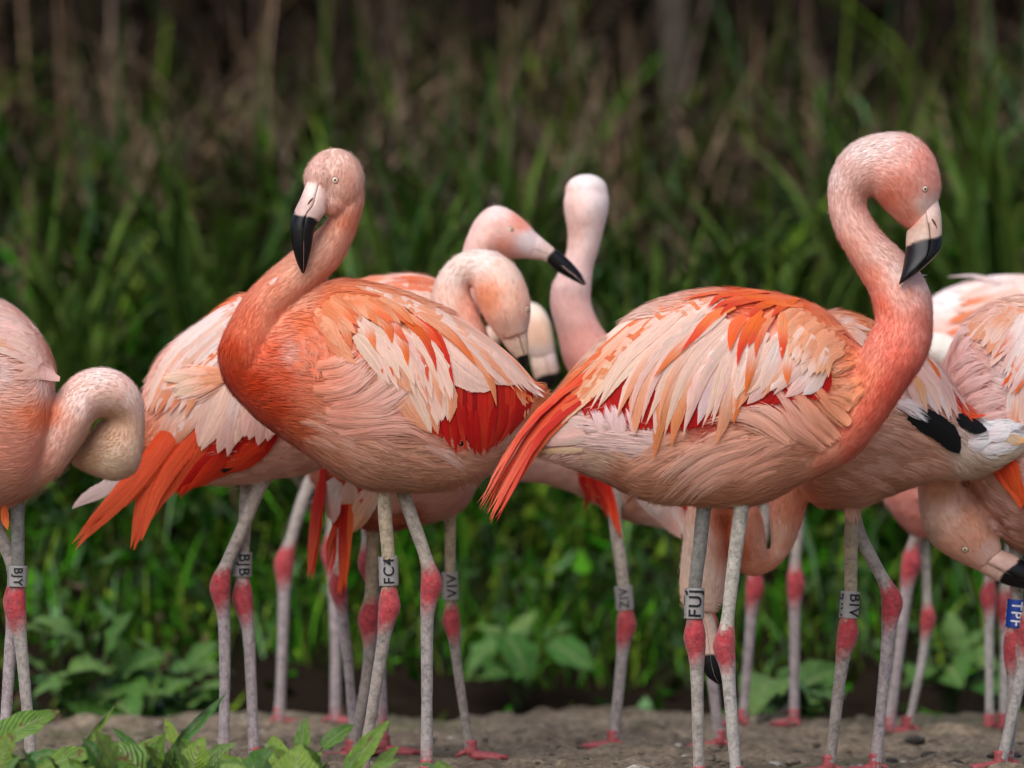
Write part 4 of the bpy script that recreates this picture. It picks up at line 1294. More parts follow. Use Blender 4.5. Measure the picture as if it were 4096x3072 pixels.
# H: blurred head hanging down beside E, body behind A
H = Bird('out of focus flamingo with drooping head and black bill, half hidden further back', 10.45,
  torso=[(1900,1520,1900,1740,.7),(1800,1400,1800,1890,.6),(1600,1340,1600,1940,.6),(1400,1370,1400,1930,.6),(1250,1500,1250,1850,.55),(1150,1640,1150,1750,.5)],
  neck=[(2222,1420,2122,1438,.8,-400),(2214,1350,2092,1380,.9,-400),(2200,1282,2082,1322,.9,-400),(2165,1226,2074,1276,1,-390),(2120,1206,2064,1256,1,-370),(2070,1212,2046,1276,1,-330),(2010,1250,2020,1330,1,-270),(1930,1330,1990,1410,1,-180),(1880,1450,1990,1500,1,-80),(1840,1600,1960,1640)],
  legs=[dict(pts=[(1260,1880),(1205,2018),(1170,2140),(1143,2250),(1135,2420),(1130,2600)], knee=3.0, foot=1117, tint='mauve', k=1.08, footdir=5.6),
        dict(pts=[(1345,1850),(1335,2000),(1331,2120),(1330,2205),(1336,2340),(1342,2600)], knee=3.0, foot=1342, tint='mauve', k=1.1, dz=60)],
  face=1, vox=0.0045, cols=[(2150,1230,(246,212,186)),(2190,1330,(244,196,160)),(2150,1340,(222,176,144)),(2140,1420,(222,192,172)),(2200,1430,(228,196,182)),(1500,1600,(236,180,156))])
H.bill([(2222,1415,2122,1438,.75,-400),(2230,1450,2128,1475,.75,-402),(2237,1485,2140,1515,.75,-404),(2226,1525,2150,1550,.75,-404),(2200,1560,2164,1572,.75,-402),(2182,1580,2172,1582,.75,-400)], black=1.9, split=.4, pale=(198,164,146))

# I: feeding bird right of B
I = Bird('flamingo feeding with neck bent to the ground behind the front bird, grey BIV ring', 9.12,
  torso=[(3150,1450,3150,1900,.7),(3230,1310,3235,2005,.62),(3310,1250,3320,2030,.58),(3400,1252,3420,2040,.56),(3500,1290,3520,1998,.55),(3600,1340,3620,1958,.55),(3690,1405,3710,1930,.55),(3770,1480,3800,1914,.55),(3850,1590,3880,1912,.55),(3930,1675,3950,1888,.55),(4020,1685,4030,1848,.55),(4088,1730,4085,1796,.5)],
  neck=[(2738,2440,2868,2452,.9,-60),(2719,2370,2892,2400,.9,-60),(2720,2290,2912,2300,.9,-58),(2728,2200,2908,2200,.95,-55),(2738,2110,2892,2118,1,-50),(2760,2010,2892,2072,1,-45),(2830,1935,2897,2068,1,-38),(2930,1945,2899,2080,1,-30),(3030,2030,2902,2102,1,-25),(3055,2110,2895,2162,1,-20),
        (3064,2180,2907,2232,1,-18),(3070,2206,2952,2282,1,-15),(3074,2210,3028,2303,1,-10),(3080,2200,3112,2262,1,-5),(3082,2160,3173,2183,1,0),(3080,2080,3206,2089,1,5),(3080,1980,3232,2000,1,5),(3110,1850,3270,1900,1,0)],
  legs=[dict(pts=[(3420,1950),(3408,2060),(3404,2200),(3402,2400),(3386,2530),(3357,2740)], knee=4.0, foot=3316, tint='tan', ring=(2365,2472,'BIV','grey',False,28)),
        dict(pts=[(3400,1960),(3432,2120),(3490,2240),(3548,2350),(3562,2420),(3545,2620)], knee=3.9, foot=3500, tint='mauve', dz=90)],
  face=-1, vox=0.0029,
  cols=[(3400,1270,(242,150,100)),(3350,1320,(246,190,160)),(3700,1450,(246,200,184)),(3600,1550,(240,190,172)),(3750,1600,(238,186,168)),(3500,1700,(232,186,156)),(3600,1750,(226,174,144)),(3450,1850,(222,170,138)),(3700,1850,(214,160,130)),(3550,1950,(196,142,108)),(3350,1980,(206,150,120)),(3850,1780,(230,206,186)),(3950,1730,(246,238,230)),(4040,1720,(246,238,232)),(4000,1820,(214,192,164)),(3900,1880,(190,158,128)),
        (3200,2050,(242,158,124)),(3100,2150,(250,196,168)),(3050,2080,(248,172,140)),(3150,2180,(244,180,150)),(3050,2270,(234,164,130)),(2940,2200,(200,104,60)),(2800,2150,(250,212,188)),(2750,2250,(250,212,188)),(2800,2300,(250,210,186)),(2760,2400,(246,200,172)),(2850,2400,(246,204,180)),(2900,2100,(220,130,90)),(3400,2060,(214,168,138))])  # neck colours raised for missing light; shadow painted inside the neck loop
I.fuzz(42000)
I.bill([(2842,2440,2752,2446,.75,-60),(2862,2490,2790,2500,.7,-60),(2876,2550,2798,2560,.68,-60),(2886,2600,2802,2612,.66,-60),(2894,2650,2806,2660,.66,-60),(2898,2700,2826,2704,.66,-60),(2890,2735,2868,2736,.66,-60)], black=3.2, split=.55, pale=(224,188,170))
I.eye(2873,2424, r=9, pup=3.2)

# J: bird at the right edge, head hanging upside down
J = Bird('flamingo at the photo edge with ruffled back and upside down head, blue ring', 9.25,
  torso=[(3765,1470,3765,1600,.7),(3805,1375,3815,1800,.64),(3850,1290,3870,1950,.6),(3930,1225,3950,2090,.58),(4030,1187,4050,2190,.58),(4150,1180,4170,2225,.58),(4300,1210,4320,2200,.58),(4450,1330,4450,2100,.56),(4600,1500,4600,1950,.5),(4700,1650,4700,1800,.5)],
  neck=[(4008,2200,3915,2284,.8,-70),(3995,2140,3850,2254,.9,-70),(3970,2085,3780,2216,.92,-70),(3930,2025,3720,2165,.95,-66),(3885,1980,3686,2080,.95,-60),(3850,1930,3673,1990,1,-50),(3842,1870,3670,1900,1,-40),(3850,1780,3690,1780,1,-30),(3880,1650,3720,1640,1,-15),(3900,1550,3760,1520,1,0)],
  legs=[dict(pts=[(4060,2100),(4064,2280),(4068,2400),(4062,2490),(4048,2585),(4052,2760)], knee=4.0, foot=4030, tint='grey', ring=(2398,2510,'TPF','blue',False,0)),
        dict(pts=[(4170,2080),(4150,2300),(4120,2420),(4112,2520),(4085,2700)], knee=3.0, foot=4000, tint='pale', dz=-60)],
  face=-1, vox=0.0032,
  cols=[(3850,1320,(240,190,170)),(3800,1450,(232,180,164)),(3950,1260,(244,190,164)),(4050,1230,(246,200,176)),(3900,1500,(238,190,174)),(4000,1500,(246,214,204)),(4080,1700,(244,200,186)),(3950,1700,(238,190,172)),(4000,2000,(214,164,142)),(4060,2150,(200,150,124)),(3760,1960,(222,160,126)),(3720,2080,(232,190,166)),(3800,2060,(238,194,168)),(3880,2080,(228,166,134)),(3900,2160,(222,160,128)),(3800,2180,(228,170,142)),(3860,2230,(226,172,146)),(3960,2200,(226,184,166)),(3730,2140,(206,168,142)),(3980,2120,(190,130,98))])
J.fuzz(24000)
J.bill([(4006,2200,3916,2284,.75,-70),(4050,2216,3962,2312,.72,-72),(4096,2242,4008,2334,.7,-74),(4140,2278,4056,2348,.68,-76),(4165,2320,4100,2356,.68,-78),(4172,2358,4150,2364,.7,-78)], black=1.55, split=.62, pale=(208,170,154))
J.eye(3860,2197, r=10, pup=3.0)

# L: behind I, only breast, legs and a loop of neck showing
L = Bird('blurred flamingo behind the BIV bird, rosy breast and bent pink knees showing', 10.15,
  torso=[(3490,1860,3505,1950,.7),(3545,1700,3555,2040,.62),(3620,1600,3640,2132,.6),(3720,1560,3730,2150,.58),(3850,1600,3850,2100,.56),(3980,1700,3970,2000,.5),(4100,1800,4100,1900,.5)],
  neck=[(4000,1700,3930,1740),(3960,1600,3870,1660),(3900,1460,3830,1560),(3830,1360,3780,1480),(3740,1330,3730,1450),(3640,1380,3690,1480),(3570,1500,3680,1560),(3540,1650,3660,1680),(3560,1750,3680,1760)],
  legs=[dict(pts=[(3690,2060),(3660,2155),(3640,2250),(3622,2400),(3595,2620)], knee=2.0, foot=3552, tint='mauve', k=1.05, footdir=5.5),
        dict(pts=[(3690,2060),(3699,2200),(3706,2350),(3708,2472),(3686,2650)], knee=3.0, foot=3628, tint='pale', dz=70, k=.85)],
  face=-1, vox=0.004, cols=[(3600,2080,(206,132,116)),(3560,1900,(214,140,122)),(3760,1360,(250,226,210)),(3800,1900,(226,164,146))])
L.fuzz(3000)
# M: blurred back at the right edge
Mb = Bird('blurred pale flamingo back with a lifted white feather at the photo edge', 10.25,
  torso=[(4520,1300,4510,1650,.8),(4400,1200,4390,1820,.66),(4230,1125,4230,1900,.6),(4080,1097,4080,1910,.6),(3940,1105,3940,1870,.58),(3820,1140,3820,1780,.56),(3720,1195,3730,1660,.52),(3640,1300,3650,1520,.5)],
  neck=[(4330,640,4380,720),(4400,600,4430,720),(4480,630,4440,730),(4520,720,4440,770),(4520,850,4430,850),(4480,1000,4390,970),(4480,1130,4380,1100),(4560,1250,4430,1250),(4580,1400,4440,1450),(4500,1550,4400,1600)],
  legs=[dict(pts=[(4000,1800),(3968,2150),(3958,2280),(3957,2380),(3957,2600)], knee=3.0, foot=3958, tint='pale', k=.9, footdir=4.9),
        dict(pts=[(4080,1800),(4040,2200),(4024,2320),(4022,2420),(4020,2640)], knee=3.0, foot=4010, tint='pale', dz=60, footdir=4.9)],
  face=1, vox=0.0042, cols=[(3800,1200,(248,222,214)),(3950,1130,(248,220,212)),(3950,1180,(244,190,160)),(3850,1250,(246,206,190)),(4050,1200,(246,204,186)),(3800,1350,(240,180,160)),(4200,1400,(240,190,170))])
Mb.fuzz(2000)
# Q: mostly hidden bird, pink legs seen between the front birds
Q = Bird('far flamingo hidden by the front bird, two thin grey legs with red knees', 10.4,
  torso=[(2850,1700,2850,1800,.7),(2900,1500,2900,1900,.62),(3020,1400,3020,1990,.58),(3150,1400,3150,2010,.56),(3280,1480,3270,1960,.55),(3380,1600,3370,1850,.5),(3450,1700,3440,1770,.5)],
  neck=[(2900,1330,2960,1400),(2960,1290,2990,1390),(3020,1340,2990,1440),(2990,1450,2930,1500),(2870,1540,2930,1590),(2840,1660,2940,1660),(2880,1760,2980,1740)],
  legs=[dict(pts=[(3080,1900),(3050,2150),(3022,2260),(3015,2345),(2995,2600)], knee=3.0, foot=2970, tint='mauve', footdir=4.4),
        dict(pts=[(3200,1900),(3192,2120),(3182,2240),(3179,2330),(3179,2600)], knee=3.0, foot=3176, tint='mauve', footdir=4.4)],
  face=-1, vox=0.0045, cols=[(3100,1700,(236,180,156))])
# ------------------------------------------------------------------ individual feathers
P_, PK, CR, OR, RO, RD, PO, TN, WH, DK = (250,210,192), (246,198,186), (248,212,188), (238,110,40), (228,68,30), (198,20,14), (244,168,128), (222,164,132), (250,228,220), (18,16,18)
# ---------- A
# red secondaries under the folded wing
A.tract([[(1690,1470),(1690,1600),(1725,1735)],[(1790,1480),(1790,1640),(1800,1775)],[(1880,1500),(1880,1660),(1905,1812)],[(1980,1520),(1985,1660),(1960,1800)],[(2060,1520),(2060,1640),(2010,1760)],[(2110,1520),(2110,1610),(2060,1720)]],
        26, 58, [(RD,RD),((216,52,26),(226,72,36)),((166,12,10),RD),((206,34,20),(218,56,30))], lift=.004, dl=.0003, jit=3, tip=3.5, name='flight_feather')
A.tract([[(1760,1600),(1780,1720),(1800,1795)],[(1880,1640),(1890,1760),(1910,1830)],[(1980,1640),(1970,1740),(1950,1820)],[(2060,1620),(2040,1700),(2000,1780)]],12,30,[((200,30,20),(220,60,36)),(RD,RD)],lift=.012,dl=.0003,jit=12,tip=1.8,name='flight_feather')
A.feather([(1880,1760),(1850,1785),(1822,1812)],40,(240,110,80),(240,120,90),lift=.006)
A.feather([(1870,1740),(1850,1775),(1838,1785)],26,DK,DK,lift=.008)
A.tract([[(2060,1480),(2100,1560),(2140,1600)],[(2040,1500),(2090,1600),(2090,1680)]],6,46,[(OR,PO),((240,130,70),OR)],lift=.008,dl=.0005)
# long pale lower wing feathers
A.tract([[(1480,1400),(1560,1540),(1640,1660),(1690,1720)],[(1600,1400),(1680,1550),(1725,1660),(1735,1738)],[(1650,1380),(1725,1510),(1762,1600),(1763,1675)],[(1710,1400),(1775,1500),(1815,1600),(1798,1692)]],
        9, 92, [(P_,CR),(PK,P_),(CR,PO)], lift=.010, dl=.0006, jit=6, tip=2.8)
A.feather([(1650,1270),(1760,1390),(1860,1490),(1975,1555)],165,P_,P_,lift=.013,tip=5)
A.feather([(1700,1260),(1830,1370),(1930,1450),(2074,1535)],140,P_,P_,lift=.015,tip=5)
A.feather([(1800,1330),(1920,1430),(1965,1520),(1987,1625)],62,PO,(240,156,104),lift=.018,tip=2)
A.feather([(1640,1225),(1740,1330),(1790,1450),(1817,1545)],58,RO,(222,46,26),lift=.018,tip=1.6)
A.feather([(1590,1255),(1690,1330),(1735,1430),(1746,1488)],52,OR,(226,70,40),lift=.018,tip=1.7)
A.feather([(1560,1300),(1650,1380),(1700,1460),(1713,1528)],62,P_,(228,92,56),lift=.016,tip=1.8)
for pts, w, c0, c1 in [([(1480,1330),(1560,1430),(1600,1520)],70,P_,CR),([(1420,1340),(1500,1440),(1560,1540)],70,CR,P_),([(1540,1340),(1620,1450),(1660,1540)],70,P_,CR),([(1600,1340),(1670,1440),(1700,1560)],70,PK,P_),
    ([(1440,1310),(1500,1410),(1533,1496)],56,CR,OR),([(1480,1290),(1550,1380),(1573,1506)],56,CR,(236,120,66)),([(1530,1270),(1590,1340),(1620,1400),(1632,1463)],66,P_,(242,116,40)),
    ([(1430,1260),(1480,1330),(1500,1396)],54,P_,(240,130,70)),([(1360,1270),(1390,1340),(1406,1388)],50,PO,(238,128,78)),([(1480,1240),(1550,1300),(1568,1373)],58,PO,(242,110,44)),
    ([(1500,1215),(1570,1290),(1605,1340),(1636,1372)],56,P_,(236,100,50)),([(1560,1235),(1670,1295),(1735,1350),(1766,1392)],66,PO,(234,80,38))]:
    A.feather(pts, w, c0, c1, lift=.017 + .0005 * A.nf % .004, tip=1.9)
A.tract([[(1290,1215),(1360,1260),(1420,1330)],[(1330,1185),(1390,1225),(1432,1278)],[(1400,1180),(1460,1225),(1500,1282)],[(1450,1190),(1520,1240),(1568,1290)],[(1520,1190),(1600,1240),(1660,1300)]], 14, 58, [(PO,(240,138,84)),((242,140,90),PO),((244,156,110),(240,120,70))], lift=.019, dl=.0003, jit=8)
A.tract([[(1300,1270),(1340,1330),(1370,1400)],[(1260,1240),(1310,1290),(1350,1370)],[(1300,1340),(1360,1400),(1420,1450)]], 9, 56, [(PO,(240,160,120)),((240,140,98),PO)], lift=.012, dl=.0004, jit=8)
for k in range(60):
    x = RNG.uniform(1170, 1420); y = RNG.uniform(1190, 1470)
    if y < 1330 - (x - 1150) * .55 + 20: continue
    a_ = RNG.normal(.55, .2); L_ = RNG.uniform(50, 85)
    A.plume([(x, y), (x + L_ * .5 * math.cos(a_), y + L_ * .5 * math.sin(a_)), (x + L_ * math.cos(a_ + .35), y + L_ * math.sin(a_ + .35))], 46, (236,130,90), (240,160,122), n=16, lift=.007, sw=4)
A.tract([[(1440,1330),(1510,1450),(1560,1560)],[(1540,1330),(1620,1470),(1670,1600)],[(1620,1340),(1700,1480),(1740,1610)],[(1680,1340),(1770,1470),(1800,1600)]],12,48,[(P_,CR),(PK,P_),(CR,PO)],lift=.0165,dl=.0002,jit=12,tip=2.0)
# long scapulars along the back to the tail
A.tract([[(1640,1230),(1790,1330),(1880,1410),(1960,1520)],[(1600,1195),(1800,1300),(1950,1420),(2075,1560)],[(1500,1165),(1760,1262),(1960,1400),(2135,1580)],[(1420,1140),(1700,1215),(1950,1360),(2165,1580)]],
        13, 62, [(P_,P_),(P_,PO),(PO,P_),((242,150,104),PO)], lift=.019, dl=.0004, jit=7, tip=2.2)
A.tract([[(1310,1150),(1450,1160),(1600,1200)],[(1330,1130),(1500,1145),(1680,1205)],[(1400,1135),(1560,1165),(1740,1240)]], 9, 44, [((236,128,84),(232,112,66)),(PO,(236,132,90))], lift=.014, dl=.0003, jit=6)
A.feather([(1680,1250),(1800,1330),(1870,1410),(1906,1462)],60,PO,(240,124,64),lift=.024,tip=1.8)
A.tract([[(2040,1440),(2110,1520),(2170,1590)],[(2080,1470),(2130,1540),(2185,1580)]],4,30,[(PO,WH)],lift=.014)
# wind-ruffled flank plumes
for pts, w, c0, c1 in [([(1260,1470),(1350,1450),(1440,1398)],60,(234,150,114),(240,190,162)),([(1290,1500),(1390,1480),(1470,1420)],70,(232,150,116),(242,196,170)),([(1300,1540),(1400,1520),(1492,1432)],76,(230,150,118),(242,194,168)),
    ([(1290,1590),(1410,1560),(1515,1462)],84,(228,150,118),(242,198,172)),([(1320,1630),(1450,1600),(1540,1540),(1602,1492)],86,(228,154,124),(244,204,180)),([(1330,1650),(1520,1620),(1620,1560),(1702,1500)],96,(228,156,126),(246,210,188)),
    ([(1300,1650),(1450,1660),(1560,1650),(1640,1600)],90,(226,156,126),(242,196,170)),([(1300,1690),(1450,1690),(1580,1680),(1680,1690)],90,(224,154,124),(238,190,164)),([(1350,1740),(1520,1720),(1650,1720),(1740,1775)],90,(222,156,128),(236,186,160)),
    ([(1250,1560),(1350,1560),(1450,1520)],70,(228,146,110),(240,186,158))]:
    A.plume(pts, w, c0, c1, n=60, lift=.016)
for k in range(26):
    x = RNG.uniform(1180, 1850); f = (x - 1180) / 670; y = RNG.uniform(1640 + 120 * f, 1800 + 110 * f)
    A.plume([(x, y), (x + 80, y + 18), (x + 150, y + 55)], 60, (214,152,120), (226,176,146), n=26, lift=.006, sw=4.5)
for k in range(12):
    x = RNG.uniform(1500, 1860); A.plume([(x, 1880), (x + 50, 1930), (x + 70, 1985 - abs(x - 1680) * .12)], 55, (206,148,116), (196,140,108), n=22, lift=.004, sw=4)
for k in range(6):
    x = RNG.uniform(1260, 1460); A.plume([(x, 1830 + (x - 1260) * .35), (x + 60, 1880 + (x - 1260) * .35), (x + 110, 1925 + (x - 1260) * .35)], 40, (200,146,116), (160,112,86), n=18, lift=.004, sw=4)
A.plume([(1700,1780),(1800,1830),(1880,1900)],50,(222,176,150),(240,206,186),n=40,lift=.010)
A.feather([(1080,1138),(1095,1122),(1112,1108)],22,(244,206,196),(246,220,214),lift=.003,camber=0.1)
# ---------- B
B.tract([[(2330,1470),(2330,1560),(2340,1660)],[(2450,1470),(2450,1580),(2460,1690)],[(2560,1480),(2560,1600),(2570,1720)],[(2700,1480),(2690,1620),(2650,1735)],[(2860,1480),(2850,1600),(2760,1720)],[(2990,1500),(2960,1590),(2900,1690)],[(3100,1480),(3080,1570),(3000,1640)],[(3240,1450),(3230,1520),(3180,1600)],[(3310,1470),(3300,1540),(3270,1600)]],
        34, 66, [(RD,RD),((196,20,20),RD),(RD,(214,36,30))], lift=.004, dl=.0002, jit=3, tip=3.5, name='flight_feather')
# tail
B.tract([[(2350,1480),(2190,1600),(2060,1750),(1985,1880),(1905,2012)],[(2360,1530),(2200,1640),(2080,1800),(2010,1930),(1940,2060)],[(2360,1580),(2210,1690),(2110,1840),(2040,1960),(1990,2096)]], 18, 34, [((240,110,66),(236,96,70)),((226,60,40),(238,110,84)),((210,46,34),(232,84,62)),((236,90,54),(240,120,92))], lift=.006, dl=.0005, jit=14, tip=1.7, name='tail_feather')
B.feather([(2330,1800),(2220,1805),(2122,1806)],34,(240,206,170),(246,206,160),lift=.010,name='tail_feather')
B.tract([[(2330,1690),(2240,1720),(2150,1725)],[(2330,1730),(2230,1750),(2135,1750)],[(2340,1760),(2240,1780),(2145,1775)]],6,46,[(PK,(232,190,184)),((232,200,186),PK)],lift=.009,name='tail_feather',tip=4)
# long pale wing feathers, tail side first
B.tract([[(2960,1168),(2640,1232),(2390,1410),(2215,1585)],[(2930,1180),(2620,1270),(2400,1450),(2235,1620)],[(2880,1195),(2590,1330),(2400,1500),(2250,1650)],[(2860,1210),(2570,1370),(2390,1540),(2225,1712)]], 9, 72, [(PO,(242,150,100)),(P_,PO),((242,140,92),(240,120,70)),(P_,(246,196,160))], lift=.012, dl=.0004, jit=7, tip=2.4)
for pts, w, c0, c1, l, t in [([(2850,1230),(2620,1370),(2480,1500),(2398,1625)],86,P_,CR,.015,2.6),([(2870,1240),(2650,1390),(2520,1530),(2470,1660)],80,P_,P_,.016,2.6),([(2860,1250),(2650,1400),(2555,1560),(2540,1742)],112,P_,PO,.017,3.2),
    ([(2900,1270),(2720,1430),(2640,1600),(2620,1740)],90,P_,PK,.016,2.6),([(2900,1280),(2720,1450),(2655,1620),(2615,1838)],96,P_,(240,150,92),.019,2.2),([(2930,1290),(2790,1450),(2725,1600),(2685,1790)],96,P_,(240,150,96),.020,2.2),
    ([(2920,1300),(2840,1420),(2790,1520),(2750,1640)],92,WH,PK,.018,3.0),([(2950,1340),(2880,1450),(2840,1560),(2790,1700)],86,PK,(240,206,206),.015,2.8),([(2970,1380),(2935,1520),(2905,1650),(2862,1780)],84,P_,PO,.021,2.2),
    ([(2970,1400),(2955,1520),(2948,1600),(2934,1697)],70,P_,(240,128,56),.023,2.0),([(3040,1300),(3015,1430),(2995,1510),(2979,1582)],60,P_,(240,120,46),.025,1.8),([(3110,1350),(3085,1470),(3040,1560),(2988,1618)],104,WH,PK,.021,2.8),
    ([(3130,1320),(3105,1410),(3065,1500),(3045,1570)],84,WH,P_,.023,2.4),([(3180,1340),(3160,1430),(3120,1510),(3080,1560)],84,P_,WH,.022,2.6),([(3010,1330),(2990,1420),(2960,1520),(2945,1600)],80,WH,P_,.022,2.6),
    ([(3260,1400),(3240,1480),(3200,1540),(3140,1590)],84,WH,PK,.021,2.8),([(3300,1440),(3280,1500),(3250,1550),(3210,1580)],70,P_,WH,.020,3.0),([(3160,1380),(3150,1470),(3150,1540)],56,CR,(240,120,62),.024,2.0)]:
    B.feather(pts, w, c0, c1, lift=l, tip=t)
B.tract([[(2700,1250),(2540,1380),(2440,1500),(2360,1640)],[(2860,1250),(2690,1400),(2600,1550),(2560,1700)],[(2960,1300),(2830,1450),(2770,1600),(2720,1740)],[(3040,1330),(2960,1450),(2930,1560),(2900,1680)],[(3140,1340),(3080,1440),(3020,1530),(2980,1590)],[(3260,1380),(3220,1450),(3160,1520),(3100,1570)]],22,50,[(P_,CR),(PK,P_),(P_,PO),((240,206,190),PK)],lift=.019,dl=.0002,jit=12,tip=2.0)
# orange hooked scapulars
for pts, w, c0, c1 in [([(2900,1250),(2790,1330),(2690,1420),(2612,1512)],56,P_,(240,130,70)),([(2940,1225),(2850,1260),(2790,1330),(2722,1408)],50,(242,130,70),(226,66,36)),([(2980,1262),(2942,1300),(2926,1360),(2919,1404)],58,(240,110,60),(240,96,34)),
    ([(3045,1240),(2992,1320),(2962,1390),(2949,1464)],50,OR,(220,56,34)),([(3060,1270),(3022,1330),(2990,1388)],44,OR,(230,80,46)),([(3130,1250),(3134,1330),(3127,1436)],54,(244,150,100),(232,76,32)),([(3185,1195),(3132,1220),(3084,1268)],46,OR,(232,84,46)),
    ([(2965,1160),(2885,1180),(2828,1230)],40,OR,(226,70,44)),([(3010,1175),(2905,1205),(2842,1242)],40,(242,110,60),(226,70,44)),([(3060,1190),(2980,1200),(2910,1225),(2880,1260)],44,(240,100,54),(224,64,42)),([(3110,1200),(3040,1225),(2990,1270)],46,OR,(228,80,50)),
    ([(3100,1240),(3060,1290),(3035,1350),(3020,1430)],50,(242,150,110),(236,100,54)),([(2990,1165),(2850,1168),(2720,1200)],40,(242,130,84),(240,106,60)),([(3080,1165),(2960,1170),(2860,1195)],44,(240,100,50),(234,84,44))]:
    B.feather(pts, w, c0, c1, lift=.026 + .0004 * (B.nf % 7), tip=1.8)
B.tract([[(3060,1170),(2950,1162),(2850,1165)],[(3160,1192),(3070,1180),(2970,1180)],[(3230,1215),(3150,1205),(3060,1205)]],9,48,[((240,104,54),(238,92,44)),((242,124,72),OR)],lift=.025,dl=.0003)
# rounded shoulder coverts
B.tract([[(3200,1230),(3150,1260),(3110,1310)],[(3260,1270),(3200,1310),(3160,1370)],[(3330,1330),(3270,1370),(3230,1430)],[(3380,1400),(3330,1440),(3290,1500)]],18,46,[(PO,(238,146,96)),((238,150,108),PO),(PO,(242,176,134))],lift=.020,dl=.0003,jit=14,tip=2.4)
B.tract([[(3180,1290),(3150,1340),(3130,1400)],[(3250,1350),(3220,1400),(3200,1460)],[(3320,1410),(3290,1460),(3270,1520)]],13,48,[(PO,P_),(P_,(244,184,146)),((244,174,132),P_)],lift=.024,dl=.0003,jit=14,tip=2.4)
for k in range(26):
    y = RNG.uniform(1300, 1620); x = 3350 + (y - 1300) * .30 + RNG.uniform(-40, 40) - max(0, y - 1560) * .4
    L_ = RNG.uniform(80, 120); a_ = 2.75 - (y - 1420) * .0022 + RNG.normal(0, .15)
    B.plume([(x, y), (x + L_ * .5 * math.cos(a_), y + L_ * .5 * math.sin(a_)), (x + L_ * math.cos(a_), y + L_ * math.sin(a_ + .1))], 50, (238,148,100), (244,180,138), n=16, lift=.010, sw=4)
# flank plumes sweeping up and back
for pts, w, c0, c1 in [([(3360,1760),(3260,1660),(3170,1560),(3130,1495)],64,(232,160,122),(240,166,128)),([(3330,1780),(3220,1690),(3130,1590),(3080,1520)],60,(232,160,124),(242,186,160)),([(3400,1700),(3320,1620),(3260,1550),(3222,1515)],58,(236,160,116),(236,150,108)),
    ([(3300,1800),(3190,1720),(3120,1630)],64,(230,162,128),(240,180,148)),([(3400,1640),(3350,1600),(3300,1590)],56,(238,156,108),(240,160,118)),([(3420,1600),(3360,1575),(3320,1570)],50,(240,160,112),(240,170,128)),
    ([(3200,1760),(3110,1670),(3040,1630),(2970,1640)],60,(232,170,136),(244,194,166)),([(3160,1780),(3040,1690),(2940,1660),(2800,1700)],80,(234,174,140),(242,190,160)),([(3280,1720),(3220,1640),(3190,1580)],50,(234,164,126),(240,180,148))]:
    B.plume(pts, w, c0, c1, n=58, lift=.018)
for k in range(26):
    x = RNG.uniform(2650, 3220); y = RNG.uniform(1720, 1900) - (x - 2900) * .05
    B.plume([(x, y), (x - 90, y + 30), (x - 180, y + 90)], 62, (232,170,136), (226,170,138), n=26, lift=.007, sw=4.5)
for pts in ([(3060,1780),(2880,1830),(2740,1920),(2640,2015)],[(3040,1830),(2880,1880),(2780,1950),(2690,2030)],[(3000,1760),(2820,1800),(2690,1880),(2600,1980)],[(2960,1890),(2860,1930),(2790,1980),(2740,2035)]):
    B.plume(pts, 90, (232,174,142), (238,196,168), n=70, lift=.011)
for k in range(14):
    x = RNG.uniform(2200, 2560); y = RNG.uniform(1690, 1800) + (x - 2400) * .1
    B.plume([(x + 120, y + 10), (x + 40, y), (x - 50, y - 8)], 66, (226,192,174), (234,204,188), n=30, lift=.008, sw=4.5)
for k in range(11):
    x = RNG.uniform(2400, 2560); B.plume([(x, 1730), (x - 14, 1680), (x - 40, 1610 + abs(x - 2470) * .3)], 46, (232,196,182), (240,212,200), n=26, lift=.014, sw=4)
for k in range(10):
    x = RNG.uniform(2480, 2760); B.plume([(x + 60, 1950), (x + 20, 1985), (x - 10, 2035)], 50, (206,150,118), (198,150,122), n=20, lift=.004, sw=4)
for k in range(22):
    f = RNG.random(); x = 3680 - 60 * f; y = 1085 + 75 * f
    B.plume([(3600 + 60 * RNG.random(), 1120 + 40 * RNG.random()), (3640, 1110 + 20 * f), (3672 + 45 * RNG.random(), 1090 + 60 * f)], 30, (244,196,180), (246,206,194), n=10, lift=.004, sw=3.5) if k < 8 else None
# ---------- D
D.tract([[(760,1600),(640,1780),(480,1960),(290,2190)],[(760,1650),(640,1820),(520,1980),(340,2130)]],6,70,[((240,92,54),(240,100,58)),((236,84,36),(242,108,64))],lift=.004,dl=.001,tip=2.2,name='tail_feather')
D.feather([(560,1820),(440,1940),(330,2000),(288,2036)],70,(246,224,218),(244,214,206),lift=.002,tip=4,name='tail_feather')
D.tract([[(980,1680),(900,1820),(790,1920),(700,1985)],[(960,1640),(850,1800),(750,1930),(705,1980)],[(1060,1700),(960,1830),(860,1900),(780,1930)],[(1120,1690),(1060,1790),(980,1850),(900,1890)]],14,70,[(RD,(224,60,26)),((224,56,26),(230,70,30)),((212,40,24),RD)],lift=.006,dl=.0004,tip=3,name='flight_feather')
D.tract([[(800,1560),(690,1740),(580,1920),(533,2196)],[(830,1600),(720,1780),(600,1960),(540,2190)],[(860,1660),(760,1840),(640,1980),(555,2150)]],8,80,[((240,90,52),(242,102,60)),((232,74,34),(240,96,58)),(PO,(240,110,56))],lift=.010,dl=.0005,jit=8,tip=2.6,name='tail_feather')
D.feather([(960,1880),(900,1885),(840,1885)],30,DK,DK,lift=.014)
D.tract([[(740,1560),(660,1700),(590,1840)],[(800,1540),(720,1680),(610,1830)],[(860,1560),(760,1690),(640,1830)]],7,70,[(P_,(240,160,120)),(WH,PK),((246,204,190),(240,140,96))],lift=.013,dl=.0005)
